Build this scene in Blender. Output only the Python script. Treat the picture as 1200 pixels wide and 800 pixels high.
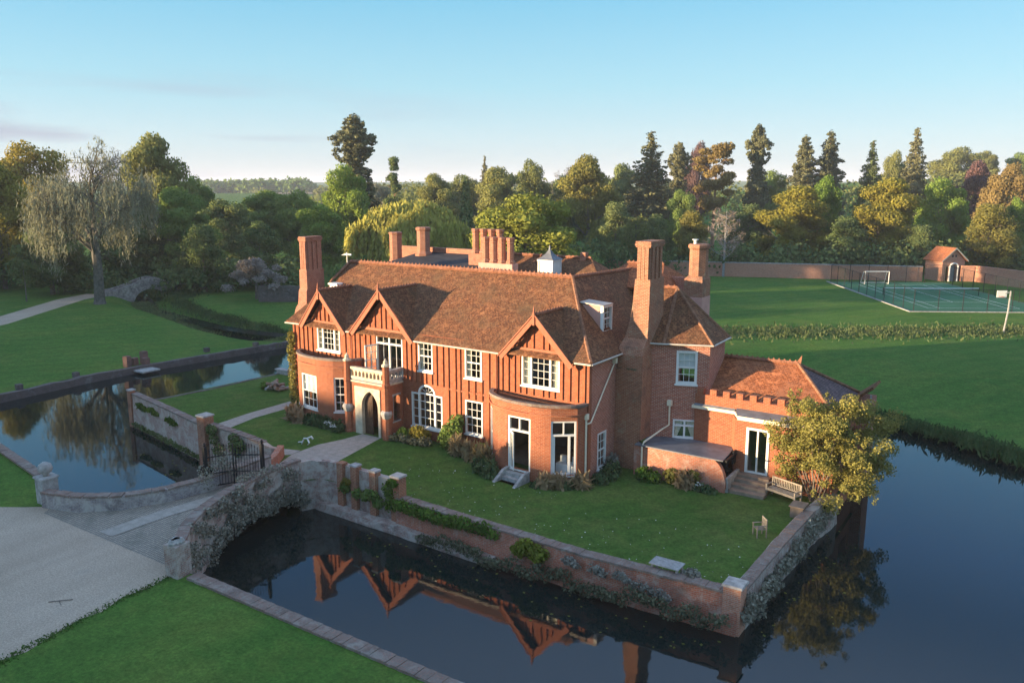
import bpy, bmesh, math, random
import numpy as np
from mathutils import Vector, geometry
R = math.radians
for o in list(bpy.data.objects): bpy.data.objects.remove(o)
sc = bpy.context.scene
col = sc.collection

# ---------------------------------------------------------------- camera
cd = bpy.data.cameras.new('camera'); cam = bpy.data.objects.new('camera', cd); col.objects.link(cam)
cam.location = (27.04, -36.39, 15.0)
cam.rotation_euler = (R(90 - 10.91), 0, R(33.875))
cd.sensor_width = 36; cd.lens = 28.8; cd.clip_start = 0.5; cd.clip_end = 9000
sc.camera = cam

# ---------------------------------------------------------------- sky, sun, exposure
SUN_EL, SUN_AZ = 5.2, math.degrees(math.atan2(-0.66, -0.75))      # azimuth clockwise from +Y
w = bpy.data.worlds.new('World'); sc.world = w; w.use_nodes = True
nt = w.node_tree; nt.nodes.clear()
sky = nt.nodes.new('ShaderNodeTexSky'); sky.sky_type = 'NISHITA'; sky.sun_disc = False
sky.sun_elevation = R(SUN_EL); sky.sun_rotation = R(SUN_AZ); sky.altitude = 50
sky.air_density = 1.0; sky.dust_density = 0.0; sky.ozone_density = 3.4
bg = nt.nodes.new('ShaderNodeBackground'); bg.inputs[1].default_value = 0.15
wo = nt.nodes.new('ShaderNodeOutputWorld')
# pale lavender band low in the sky opposite the sun
tc = nt.nodes.new('ShaderNodeTexCoord'); sp = nt.nodes.new('ShaderNodeSeparateXYZ'); nt.links.new(tc.outputs['Generated'], sp.inputs[0])
rp = nt.nodes.new('ShaderNodeValToRGB'); rp.color_ramp.interpolation = 'EASE'; rp.color_ramp.elements[0].color = (0.92,)*3+(1,); rp.color_ramp.elements[0].position = 0.42; rp.color_ramp.elements[1].color = (0,0,0,1); rp.color_ramp.elements[1].position = 0.62
nt.links.new(sp.outputs[2], rp.inputs[0])
mx = nt.nodes.new('ShaderNodeMix'); mx.data_type = 'RGBA'; nt.links.new(rp.outputs[0], mx.inputs[0])
hs = nt.nodes.new('ShaderNodeHueSaturation'); hs.inputs['Saturation'].default_value = 0.70; nt.links.new(sky.outputs[0], hs.inputs['Color']); nt.links.new(hs.outputs[0], mx.inputs[6]); lowc = nt.nodes.new('ShaderNodeValToRGB'); nt.links.new(sp.outputs[2], lowc.inputs[0]); le = lowc.color_ramp.elements
for p_, c_ in ((0.055, (0.44, 0.60, 0.69)), (0.11, (0.30, 0.57, 0.68)), (0.20, (0.155, 0.475, 0.66)), (0.30, (0.10, 0.38, 0.70)), (0.38, (0.078, 0.30, 0.70))): e_ = le.new(p_); e_.color = (*c_, 1)
le[0].position = 0.0; le[0].color = (0.54, 0.575, 0.655, 1); le[len(le)-1].position = 0.50; le[len(le)-1].color = (0.06, 0.19, 0.42, 1)
nt.links.new(lowc.outputs[0], mx.inputs[7])
# faint lavender cloud bands low on the left
mpn = nt.nodes.new('ShaderNodeMapping'); mpn.inputs['Scale'].default_value = (2.2, 2.2, 26.0); nt.links.new(tc.outputs['Generated'], mpn.inputs[0])
cn = nt.nodes.new('ShaderNodeTexNoise'); cn.inputs['Scale'].default_value = 1.0; cn.inputs['Detail'].default_value = 5; nt.links.new(mpn.outputs[0], cn.inputs['Vector'])
cr = nt.nodes.new('ShaderNodeValToRGB'); cr.color_ramp.elements[0].position = 0.50; cr.color_ramp.elements[1].position = 0.68; nt.links.new(cn.outputs['Fac'], cr.inputs[0])
el = nt.nodes.new('ShaderNodeValToRGB'); els = el.color_ramp.elements; els[0].position = 0.0; els[0].color = (0.35,)*3+(1,); els[1].position = 0.13; els[1].color = (0,0,0,1); nt.links.new(sp.outputs[2], el.inputs[0])
az = nt.nodes.new('ShaderNodeMapRange'); az.inputs[1].default_value = -0.55; az.inputs[2].default_value = -0.85; nt.links.new(sp.outputs[0], az.inputs[0])
m1 = nt.nodes.new('ShaderNodeMath'); m1.operation = 'MULTIPLY'; nt.links.new(cr.outputs[0], m1.inputs[0]); nt.links.new(el.outputs[0], m1.inputs[1])
m2 = nt.nodes.new('ShaderNodeMath'); m2.operation = 'MULTIPLY'; nt.links.new(m1.outputs[0], m2.inputs[0]); nt.links.new(az.outputs[0], m2.inputs[1])
m3 = nt.nodes.new('ShaderNodeMath'); m3.operation = 'MULTIPLY'; m3.inputs[1].default_value = 6.0; m3.use_clamp = True; nt.links.new(m2.outputs[0], m3.inputs[0])
mc = nt.nodes.new('ShaderNodeMix'); mc.data_type = 'RGBA'; nt.links.new(m3.outputs[0], mc.inputs[0]); nt.links.new(mx.outputs[2], mc.inputs[6]); mc.inputs[7].default_value = (0.41, 0.445, 0.56, 1)
nt.links.new(mc.outputs[2], bg.inputs[0]); nt.links.new(bg.outputs[0], wo.inputs[0])
ld = bpy.data.lights.new('sun', 'SUN'); ld.energy = 2.25; ld.angle = R(0.53); ld.color = (1.0, 0.76, 0.48)
sun = bpy.data.objects.new('sun', ld); col.objects.link(sun)
ce = math.cos(R(SUN_EL))
to_sun = Vector((-0.66 * ce, -0.75 * ce, math.sin(R(SUN_EL))))
sun.rotation_euler = to_sun.to_track_quat('Z', 'Y').to_euler(); sun.location = (-60, -60, 60)
sc.view_settings.view_transform = 'Standard'; sc.view_settings.look = 'None'
sc.view_settings.exposure = 2.9; sc.view_settings.gamma = 1.0; sc.view_settings.use_curve_mapping = False

# ---------------------------------------------------------------- materials
def new_mat(name):
    m = bpy.data.materials.new(name); m.use_nodes = True
    n = m.node_tree; n.nodes.clear()
    out = n.nodes.new('ShaderNodeOutputMaterial'); p = n.nodes.new('ShaderNodeBsdfPrincipled')
    n.links.new(p.outputs[0], out.inputs[0]); p.inputs['Roughness'].default_value = 0.85
    p.inputs['Specular IOR Level'].default_value = 0.15
    return m, n, p, out
def N(n, t, **kw):
    x = n.nodes.new(t)
    for k, v in kw.items():
        if k in x.inputs.keys() if isinstance(k, str) else False: x.inputs[k].default_value = v
        else: setattr(x, k, v)
    return x
def rgba(c): return (c[0], c[1], c[2], 1.0)
def noise(n, scale, detail=4, vec=None, rough=0.55, dist=0.0):
    x = n.nodes.new('ShaderNodeTexNoise'); x.inputs['Scale'].default_value = scale
    x.inputs['Detail'].default_value = detail; x.inputs['Roughness'].default_value = rough
    x.inputs['Distortion'].default_value = dist
    if vec is not None: n.links.new(vec, x.inputs['Vector'])
    return x.outputs['Fac']
def ramp(n, fac, stops):
    x = n.nodes.new('ShaderNodeValToRGB'); el = x.color_ramp.elements
    while len(el) < len(stops): el.new(0.5)
    for e, (p, c) in zip(el, stops): e.position = p; e.color = rgba(c) if hasattr(c, '__len__') else (c, c, c, 1)
    n.links.new(fac, x.inputs[0]); return x.outputs[0]
def mix(n, fac, a, b, mode='MIX'):
    x = n.nodes.new('ShaderNodeMix'); x.data_type = 'RGBA'; x.blend_type = mode
    for sock, v in ((x.inputs[0], fac), (x.inputs[6], a), (x.inputs[7], b)):
        if isinstance(v, (int, float)): sock.default_value = v
        elif hasattr(v, '__len__'): sock.default_value = rgba(v)
        else: n.links.new(v, sock)
    return x.outputs[2]
def coord(n, kind='Object'): return n.nodes.new('ShaderNodeTexCoord').outputs[kind]
def bump(n, p, h, dist, strength=0.6):
    b = n.nodes.new('ShaderNodeBump'); b.inputs['Distance'].default_value = dist; b.inputs['Strength'].default_value = strength
    n.links.new(h, b.inputs['Height']); n.links.new(b.outputs[0], p.inputs['Normal'])

def mat_plain(name, c, rough=0.8, var=0.25, scale=3.0, metal=0.0):
    m, n, p, o = new_mat(name)
    f = noise(n, scale, 5, coord(n))
    n.links.new(ramp(n, f, [(0.3, [x * (1 - var) for x in c]), (0.7, [min(1, x * (1 + var)) for x in c])]), p.inputs[0])
    p.inputs['Roughness'].default_value = rough; p.inputs['Metallic'].default_value = metal
    return m
def mat_brick(name, c1, c2, mortar, stain=(0.06, 0.05, 0.04), stain_lo=0.62, pale=None, pale_lo=0.55, bw=0.225, rh=0.075):
    m, n, p, o = new_mat(name)
    uv = coord(n, 'UV'); oc = coord(n)
    b = n.nodes.new('ShaderNodeTexBrick'); n.links.new(uv, b.inputs['Vector'])
    b.inputs['Scale'].default_value = 1.0; b.inputs['Brick Width'].default_value = bw; b.inputs['Row Height'].default_value = rh
    b.inputs['Mortar Size'].default_value = rh * 0.19; b.inputs['Mortar Smooth'].default_value = 0.3
    b.inputs['Color1'].default_value = rgba(c1); b.inputs['Color2'].default_value = rgba(c2); b.inputs['Mortar'].default_value = rgba(mortar)
    c = b.outputs[0]
    f2 = noise(n, 4.0, 5, uv, 0.75)
    c = mix(n, ramp(n, f2, [(0.45, 0.0), (0.72, 0.55)]), c, [x * 0.6 for x in c2])
    f5 = noise(n, 11.0, 2, uv, 0.6)
    c = mix(n, ramp(n, f5, [(0.58, 0.0), (0.72, 0.5)]), c, [min(1, x * 1.5) for x in c1])
    f = noise(n, 0.9, 6, oc, 0.65)
    c = mix(n, ramp(n, f, [(stain_lo, 0.0), (stain_lo + 0.2, 0.7)]), c, stain)
    if pale:
        f = noise(n, 1.6, 8, oc, 0.75, 0.6)
        c = mix(n, ramp(n, f, [(pale_lo - 0.08, 0.0), (pale_lo + 0.06, 0.9)]), c, pale)
    n.links.new(c, p.inputs[0])
    bump(n, p, b.outputs['Fac'], -0.01, 0.5)
    return m
def mat_tile(name, c1, c2, moss, spec):
    m, n, p, o = new_mat(name)
    uv = coord(n, 'UV'); oc = coord(n)
    b = n.nodes.new('ShaderNodeTexBrick'); n.links.new(uv, b.inputs['Vector'])
    b.inputs['Scale'].default_value = 1.0; b.inputs['Brick Width'].default_value = 0.19; b.inputs['Row Height'].default_value = 0.13
    b.inputs['Mortar Size'].default_value = 0.012; b.inputs['Bias'].default_value = 0.0
    b.inputs['Color1'].default_value = rgba(c1); b.inputs['Color2'].default_value = rgba(c2); b.inputs['Mortar'].default_value = rgba([x * 0.35 for x in c2])
    c = b.outputs[0]
    f = noise(n, 7.0, 4, uv, 0.7)
    c = mix(n, ramp(n, f, [(0.45, 0.0), (0.60, 0.85)]), c, [x * 0.42 for x in c2])
    f = noise(n, 3.2, 4, oc, 0.7)
    c = mix(n, ramp(n, f, [(0.5, 0.0), (0.68, 0.6)]), c, [min(1, x * 1.7) for x in c1])
    f = noise(n, 0.8, 7, oc, 0.72)
    c = mix(n, ramp(n, f, [(0.46, 0.0), (0.68, 0.7)]), c, moss)
    f = noise(n, 9.0, 2, oc)
    c = mix(n, ramp(n, f, [(0.70, 0.0), (0.76, 0.8)]), c, spec)
    n.links.new(c, p.inputs[0])
    # each course laps the one below: saw-tooth height along the slope
    sx = n.nodes.new('ShaderNodeSeparateXYZ'); n.links.new(uv, sx.inputs[0])
    d = N(n, 'ShaderNodeMath', operation='DIVIDE'); d.inputs[1].default_value = 0.13; n.links.new(sx.outputs[1], d.inputs[0])
    fr = N(n, 'ShaderNodeMath', operation='FRACT'); n.links.new(d.outputs[0], fr.inputs[0])
    ad = N(n, 'ShaderNodeMath', operation='MULTIPLY_ADD'); n.links.new(f2n(n, uv), ad.inputs[0]); ad.inputs[1].default_value = 1.2; n.links.new(fr.outputs[0], ad.inputs[2])
    bump(n, p, ad.outputs[0], -0.03, 0.6)
    return m
def f2n(n, uv): return noise(n, 6.0, 3, uv)
def mat_grass(name, a, b, dry, dry_amt=0.35, rough_scale=1.0):
    m, n, p, o = new_mat(name); oc = coord(n)
    f = noise(n, 0.16 * rough_scale, 6, oc, 0.6)
    c = ramp(n, f, [(0.3, a), (0.7, b)])
    f2 = noise(n, 0.35 * rough_scale, 5, oc, 0.7, 0.4)
    c = mix(n, ramp(n, f2, [(0.46, 0.0), (0.68, dry_amt)]), c, dry)
    mpb = n.nodes.new('ShaderNodeMapping'); mpb.inputs['Rotation'].default_value = (0, 0, 0.5); n.links.new(oc, mpb.inputs[0])
    wv = n.nodes.new('ShaderNodeTexWave'); wv.inputs['Scale'].default_value = 0.28 * rough_scale; wv.inputs['Distortion'].default_value = 5.0; wv.inputs['Detail'].default_value = 3; wv.inputs['Detail Scale'].default_value = 0.6; n.links.new(mpb.outputs[0], wv.inputs['Vector'])
    c = mix(n, 0.18, c, ramp(n, wv.outputs['Fac'], [(0.2, 0.72), (0.8, 1.15)]), 'MULTIPLY')
    f3 = noise(n, 7.0, 6, oc, 0.8)
    c = mix(n, 0.85, c, ramp(n, f3, [(0.28, 0.30), (0.72, 1.2)]), 'MULTIPLY')
    f4 = noise(n, 2.2, 4, oc, 0.7)
    c = mix(n, 0.6, c, ramp(n, f4, [(0.3, 0.55), (0.7, 1.15)]), 'MULTIPLY')
    n.links.new(c, p.inputs[0]); p.inputs['Specular IOR Level'].default_value = 0.1; p.inputs['Roughness'].default_value = 1.0
    # upright blades: scatter the shading normal so that a low sun catches the turf
    nz = n.nodes.new('ShaderNodeTexWhiteNoise'); nz.noise_dimensions = '3D'
    sc_ = N(n, 'ShaderNodeVectorMath', operation='SCALE'); n.links.new(oc, sc_.inputs[0]); sc_.inputs['Scale'].default_value = 40.0
    n.links.new(sc_.outputs[0], nz.inputs['Vector'])
    ma = N(n, 'ShaderNodeVectorMath', operation='MULTIPLY_ADD'); n.links.new(nz.outputs['Color'], ma.inputs[0]); ma.inputs[1].default_value = (2.6, 2.6, 0.0); ma.inputs[2].default_value = (-1.3, -1.3, 0.9)
    nm = N(n, 'ShaderNodeVectorMath', operation='NORMALIZE'); n.links.new(ma.outputs[0], nm.inputs[0]); n.links.new(nm.outputs[0], p.inputs['Normal'])
    return m
def mat_leaf(name, a, b, trans=0.36, big=0.25):
    m, n, p, o = new_mat(name); n.nodes.remove(p)
    g = n.nodes.new('ShaderNodeNewGeometry')
    c = ramp(n, g.outputs['Random Per Island'], [(0.0, a), (1.0, b)])
    f = noise(n, big, 3, coord(n))
    c = mix(n, 0.65, c, ramp(n, f, [(0.32, 0.5), (0.68, 1.15)]), 'MULTIPLY')
    oi = n.nodes.new('ShaderNodeObjectInfo')
    hs = n.nodes.new('ShaderNodeHueSaturation')
    mp = N(n, 'ShaderNodeMapRange'); n.links.new(oi.outputs['Random'], mp.inputs[0]); mp.inputs[3].default_value = 0.485; mp.inputs[4].default_value = 0.515
    n.links.new(mp.outputs[0], hs.inputs['Hue'])
    mp2 = N(n, 'ShaderNodeMapRange'); n.links.new(oi.outputs['Random'], mp2.inputs[0]); mp2.inputs[3].default_value = 1.15; mp2.inputs[4].default_value = 0.85
    n.links.new(mp2.outputs[0], hs.inputs['Value']); n.links.new(c, hs.inputs['Color'])
    d = n.nodes.new('ShaderNodeBsdfDiffuse'); t = n.nodes.new('ShaderNodeBsdfTranslucent'); ms = n.nodes.new('ShaderNodeMixShader')
    n.links.new(hs.outputs[0], d.inputs[0]); n.links.new(hs.outputs[0], t.inputs[0]); ms.inputs[0].default_value = trans
    n.links.new(d.outputs[0], ms.inputs[1]); n.links.new(t.outputs[0], ms.inputs[2]); n.links.new(ms.outputs[0], o.inputs[0])
    return m

M = {}
M['brick'] = mat_brick('house_brick', (0.35, 0.098, 0.040), (0.275, 0.068, 0.030), (0.35, 0.18, 0.11), (0.16, 0.085, 0.06), 0.58)
M['panel'] = mat_brick('panel_brick', (0.33, 0.102, 0.045), (0.26, 0.072, 0.034), (0.34, 0.15, 0.085), (0.22, 0.085, 0.05), 0.56)
M['oldbrick'] = mat_brick('chimney_brick', (0.34, 0.118, 0.058), (0.24, 0.08, 0.044), (0.40, 0.26, 0.17), (0.12, 0.08, 0.06), 0.52, (0.33, 0.25, 0.16), 0.63)
M['redflue'] = mat_brick('flue_brick', (0.36, 0.12, 0.064), (0.26, 0.08, 0.046), (0.42, 0.26, 0.18), (0.10, 0.07, 0.06), 0.60)
M['wingbrick'] = mat_brick('wing_brick', (0.42, 0.115, 0.06), (0.30, 0.075, 0.045), (0.50, 0.35, 0.26), (0.14, 0.08, 0.06), 0.62)
M['moat'] = mat_brick('moat_wall_brick', (0.46, 0.145, 0.075), (0.35, 0.10, 0.055), (0.34, 0.23, 0.17), (0.10, 0.085, 0.07), 0.56, (0.40, 0.29, 0.225), 0.60)
M['lichen'] = mat_brick('lichened_wall', (0.34, 0.18, 0.125), (0.25, 0.135, 0.10), (0.30, 0.28, 0.26), (0.09, 0.085, 0.07), 0.50, (0.42, 0.37, 0.31), 0.50)
M['pinkwall'] = mat_brick('garden_wall_brick', (0.54, 0.22, 0.125), (0.46, 0.17, 0.095), (0.50, 0.34, 0.25), (0.30, 0.16, 0.10), 0.60, (0.50, 0.33, 0.22), 0.64)
M['coping'] = mat_brick('coping_brick', (0.34, 0.135, 0.09), (0.23, 0.10, 0.07), (0.2, 0.16, 0.13), (0.07, 0.06, 0.05), 0.52, (0.27, 0.24, 0.20), 0.58, 0.11, 0.3)
M['tile'] = mat_tile('roof_tile', (0.255, 0.110, 0.048), (0.17, 0.070, 0.035), (0.095, 0.064, 0.034), (0.34, 0.28, 0.18))
M['tile2'] = mat_tile('orange_tile', (0.43, 0.15, 0.06), (0.34, 0.11, 0.045), (0.20, 0.09, 0.05), (0.34, 0.24, 0.16))
M['ridge'] = mat_plain('ridge_tile', (0.25, 0.108, 0.062), 0.85, 0.35, 6)
M['barge'] = mat_plain('bargeboard_paint', (0.35, 0.125, 0.068), 0.7, 0.12, 4)
M['stud'] = mat_plain('timber_stud', (0.33, 0.104, 0.047), 0.85, 0.30, 4)
M['white'] = mat_plain('white_paint', (0.70, 0.68, 0.62), 0.5, 0.05, 5)
M['cream'] = mat_plain('cream_paint', (0.74, 0.64, 0.46), 0.6, 0.1, 5)
M['pinkrender'] = mat_plain('pink_render', (0.52, 0.28, 0.22), 0.85, 0.12, 2)
M['lead'] = mat_plain('lead_sheet', (0.14, 0.145, 0.155), 0.5, 0.25, 2.0)
M['darklead'] = mat_plain('dark_lead_roof', (0.045, 0.042, 0.042), 0.8, 0.3, 1.5)
M['dark'] = mat_plain('dark_gutter', (0.03, 0.03, 0.032), 0.5, 0.2)
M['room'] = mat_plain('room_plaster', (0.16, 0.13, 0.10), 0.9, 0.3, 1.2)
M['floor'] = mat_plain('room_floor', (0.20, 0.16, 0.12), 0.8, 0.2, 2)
M['blind'] = mat_plain('window_blind', (0.62, 0.64, 0.62), 0.9, 0.05)
M['gutter'] = mat_plain('gutter_paint', (0.50, 0.44, 0.36), 0.6, 0.15)
M['curtain'] = mat_plain('curtain_cloth', (0.72, 0.66, 0.50), 0.9, 0.15, 6)
M['stone'] = mat_plain('dressed_stone', (0.50, 0.43, 0.31), 0.85, 0.22, 3)
M['greystone'] = mat_plain('weathered_stone', (0.33, 0.31, 0.28), 0.9, 0.35, 4)
M['oak'] = mat_plain('oak_door', (0.085, 0.05, 0.03), 0.6, 0.35, 6)
M['wood'] = mat_plain('weathered_wood', (0.34, 0.28, 0.21), 0.85, 0.25, 6)
M['greywood'] = mat_plain('grey_wood', (0.30, 0.29, 0.27), 0.85, 0.25, 6)
M['iron'] = mat_plain('black_iron', (0.02, 0.02, 0.02), 0.5, 0.2)
M['bark'] = mat_plain('bark', (0.15, 0.125, 0.10), 0.95, 0.4, 3)
M['greybark'] = mat_plain('grey_bark', (0.125, 0.115, 0.095), 0.95, 0.35, 3)
M['pinebark'] = mat_plain('pine_bark', (0.26, 0.15, 0.09), 0.95, 0.3, 2)
M['paving'] = mat_brick('path_paving', (0.36, 0.32, 0.265), (0.33, 0.295, 0.245), (0.31, 0.28, 0.23), (0.17, 0.17, 0.12), 0.55, None, 0.5, 0.6, 0.6)
M['cobble'] = mat_brick('cobbles', (0.40, 0.33, 0.25), (0.31, 0.255, 0.195), (0.15, 0.145, 0.12), (0.11, 0.11, 0.085), 0.5, None, 0.5, 0.12, 0.12)
M['gravel'] = None
M['lawn'] = mat_grass('lawn_grass', (0.085, 0.185, 0.032), (0.130, 0.240, 0.044), (0.24, 0.270, 0.075), 0.55)
M['field'] = mat_grass('field_grass', (0.095, 0.220, 0.036), (0.145, 0.275, 0.050), (0.23, 0.300, 0.060), 0.6, 0.6)
M['farfield'] = mat_plain('far_field', (0.11, 0.14, 0.045), 1.0, 0.35, 0.008)
def mk_gravel():
    m, n, p, o = new_mat('gravel'); oc = coord(n)
    c = ramp(n, noise(n, 0.25, 6, oc, 0.6), [(0.3, (0.45, 0.355, 0.255)), (0.7, (0.57, 0.455, 0.335))])
    c = mix(n, 0.9, c, ramp(n, noise(n, 14, 5, oc, 0.85), [(0.3, 0.35), (0.7, 1.15)]), 'MULTIPLY')
    mpg = n.nodes.new('ShaderNodeMapping'); mpg.inputs['Rotation'].default_value = (0, 0, -0.25); mpg.inputs['Scale'].default_value = (1.0, 0.12, 1); n.links.new(oc, mpg.inputs[0])
    c = mix(n, 0.22, c, ramp(n, noise(n, 0.9, 4, mpg.outputs[0], 0.6), [(0.35, 0.62), (0.62, 1.08)]), 'MULTIPLY')
    c = mix(n, ramp(n, noise(n, 0.5, 5, oc, 0.65), [(0.58, 0.0), (0.75, 0.5)]), c, (0.27, 0.24, 0.19))
    n.links.new(c, p.inputs[0]); bump(n, p, noise(n, 30, 2, oc), 0.03, 0.7); return m
M['gravel'] = mk_gravel()
def mk_water():
    m, n, p, o = new_mat('moat_water'); oc = coord(n)
    p.inputs[0].default_value = (0.006, 0.012, 0.011, 1); p.inputs['Roughness'].default_value = 0.02
    p.inputs['IOR'].default_value = 1.5; p.inputs['Specular IOR Level'].default_value = 0.5
    mp = n.nodes.new('ShaderNodeMapping'); mp.inputs['Scale'].default_value = (1.0, 1.0, 1); n.links.new(oc, mp.inputs[0])
    a = noise(n, 2.2, 4, mp.outputs[0], 0.6)
    bump(n, p, a, 0.02, 0.075); return m
M['water'] = mk_water()
def mk_glass():
    m, n, p, o = new_mat('window_glass'); n.nodes.remove(p)
    t = n.nodes.new('ShaderNodeBsdfTransparent'); t.inputs[0].default_value = (0.93, 0.95, 0.94, 1)
    g = n.nodes.new('ShaderNodeBsdfGlossy'); g.inputs[0].default_value = (1, 1, 1, 1); g.inputs['Roughness'].default_value = 0.02
    f = n.nodes.new('ShaderNodeLayerWeight'); f.inputs[0].default_value = 0.5
    pw = N(n, 'ShaderNodeMath', operation='POWER'); n.links.new(f.outputs['Facing'], pw.inputs[0]); pw.inputs[1].default_value = 3.0
    fm = N(n, 'ShaderNodeMath', operation='MULTIPLY_ADD'); n.links.new(pw.outputs[0], fm.inputs[0]); fm.inputs[1].default_value = 0.85; fm.inputs[2].default_value = 0.07
    s = n.nodes.new('ShaderNodeMixShader'); n.links.new(fm.outputs[0], s.inputs[0]); n.links.new(t.outputs[0], s.inputs[1]); n.links.new(g.outputs[0], s.inputs[2])
    n.links.new(s.outputs[0], o.inputs[0])
    b = n.nodes.new('ShaderNodeBump'); b.inputs['Distance'].default_value = 0.004; b.inputs['Strength'].default_value = 0.3
    n.links.new(noise(n, 3.0, 2, coord(n)), b.inputs['Height']); n.links.new(b.outputs[0], g.inputs['Normal'])
    return m
M['glass'] = mk_glass()
def mk_mesh():
    m, n, p, o = new_mat('wire_mesh'); n.nodes.remove(p)
    t = n.nodes.new('ShaderNodeBsdfTransparent'); d = n.nodes.new('ShaderNodeBsdfDiffuse'); d.inputs[0].default_value = (0.01, 0.03, 0.02, 1)
    s = n.nodes.new('ShaderNodeMixShader'); s.inputs[0].default_value = 0.16
    n.links.new(t.outputs[0], s.inputs[1]); n.links.new(d.outputs[0], s.inputs[2]); n.links.new(s.outputs[0], o.inputs[0]); return m
M['mesh'] = mk_mesh()
M['court'] = mat_plain('court_surface', (0.06, 0.165, 0.08), 0.9, 0.15, 0.3)
M['courtred'] = mat_plain('court_edge', (0.13, 0.16, 0.10), 0.9, 0.2, 0.3)
L = {}
L['oak'] = mat_leaf('leaf_oak', (0.182, 0.182, 0.046), (0.286, 0.260, 0.065))
L['green'] = mat_leaf('leaf_green', (0.150, 0.221, 0.058), (0.240, 0.312, 0.078))
L['bright'] = mat_leaf('leaf_bright', (0.156, 0.247, 0.046), (0.260, 0.338, 0.065))
L['olive'] = mat_leaf('leaf_olive', (0.195, 0.215, 0.072), (0.286, 0.286, 0.091))
L['yellow'] = mat_leaf('leaf_yellow', (0.240, 0.221, 0.039), (0.338, 0.286, 0.058))
L['orange'] = mat_leaf('leaf_orange', (0.260, 0.189, 0.072), (0.338, 0.247, 0.091))
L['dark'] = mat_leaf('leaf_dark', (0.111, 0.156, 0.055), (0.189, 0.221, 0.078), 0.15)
L['conifer'] = mat_leaf('leaf_conifer', (0.130, 0.137, 0.072), (0.208, 0.202, 0.098), 0.12)
L['purple'] = mat_leaf('leaf_copper_beech', (0.130, 0.078, 0.072), (0.182, 0.111, 0.098), 0.25)
L['willow'] = mat_leaf('leaf_willow', (0.34, 0.33, 0.07), (0.45, 0.42, 0.1), 0.35)
L['grey'] = mat_leaf('leaf_greygreen', (0.234, 0.234, 0.150), (0.338, 0.325, 0.208), 0.3)
L['twig'] = mat_leaf('twig_brown', (0.208, 0.169, 0.130), (0.286, 0.234, 0.176), 0.1)
L['blossom'] = mat_leaf('blossom', (0.300, 0.250, 0.220), (0.450, 0.380, 0.340), 0.3)
L['silver'] = mat_leaf('leaf_silver', (0.2, 0.19, 0.15), (0.34, 0.32, 0.26), 0.2, 1.5)
L['ivy'] = mat_leaf('leaf_ivy', (0.08, 0.15, 0.025), (0.14, 0.2, 0.035), 0.25, 1.2)
L['reed'] = mat_leaf('reed', (0.07, 0.12, 0.04), (0.12, 0.155, 0.055), 0.3, 0.5)
L['straw'] = mat_leaf('straw_grass', (0.280, 0.200, 0.100), (0.380, 0.280, 0.150), 0.3, 1.5)
L['lavender'] = mat_leaf('leaf_lavender', (0.06, 0.105, 0.045), (0.12, 0.16, 0.065), 0.25, 1.2)
L['mossy'] = mat_leaf('moss_plants', (0.1, 0.11, 0.06), (0.22, 0.21, 0.13), 0.2, 1.2)
L['white'] = mat_leaf('flower_white', (0.600, 0.600, 0.550), (0.800, 0.800, 0.750), 0.2)
M['dark2'] = mat_plain('stream', (0.012,0.016,0.012), 0.15, 0.2)
M['pinkwall2'] = mat_brick('left_wall_brick', (0.38, 0.21, 0.15), (0.32, 0.16, 0.12), (0.42, 0.36, 0.31), (0.15, 0.12, 0.10), 0.56, (0.46, 0.39, 0.31), 0.52)
M['lichen2'] = mat_brick('blue_lichened_wall', (0.25, 0.19, 0.17), (0.20, 0.15, 0.14), (0.30, 0.29, 0.29), (0.10, 0.09, 0.08), 0.52, (0.42, 0.38, 0.33), 0.52)
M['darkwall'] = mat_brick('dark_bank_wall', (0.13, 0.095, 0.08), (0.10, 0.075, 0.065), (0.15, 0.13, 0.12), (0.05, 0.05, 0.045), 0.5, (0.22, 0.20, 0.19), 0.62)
L['willow2'] = mat_leaf('leaf_yellowgreen', (0.247, 0.260, 0.052), (0.351, 0.351, 0.072), 0.3)
M['slate']=mat_tile('slate_tile',(0.16,0.10,0.095),(0.11,0.075,0.075),(0.10,0.075,0.07),(0.2,0.16,0.15))
M['wood2']=mat_plain('brown_stone',(0.24,0.175,0.125),0.9,0.3,3)
L['bushy'] = mat_leaf('leaf_bush', (0.2, 0.205, 0.05), (0.31, 0.29, 0.08), 0.3, 0.8)
L['ivy2'] = mat_leaf('leaf_yellow_ivy', (0.150, 0.195, 0.027), (0.240, 0.255, 0.042), 0.25, 1.2)
L['silver2'] = mat_leaf('leaf_dull_silver', (0.17, 0.165, 0.115), (0.34, 0.325, 0.25), 0.15, 1.0)
L['reed2'] = mat_leaf('reed_dry', (0.11, 0.155, 0.055), (0.18, 0.2, 0.085), 0.3, 0.5)
M['iron2'] = M['mesh']
M['netting'] = None
def mk_net():
    m, n, p, o = new_mat('goal_net'); n.nodes.remove(p)
    t = n.nodes.new('ShaderNodeBsdfTransparent'); d = n.nodes.new('ShaderNodeBsdfDiffuse'); d.inputs[0].default_value = (0.6, 0.6, 0.58, 1)
    s = n.nodes.new('ShaderNodeMixShader'); s.inputs[0].default_value = 0.12
    n.links.new(t.outputs[0], s.inputs[1]); n.links.new(d.outputs[0], s.inputs[2]); n.links.new(s.outputs[0], o.inputs[0]); return m
M['netting'] = mk_net()

M['hip'] = mat_plain('hip_tile', (0.21, 0.105, 0.06), 0.9, 0.4, 5)
L['edgegrass'] = mat_leaf('edge_grass', (0.07, 0.14, 0.03), (0.12, 0.19, 0.045), 0.3, 1.0)

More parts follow.
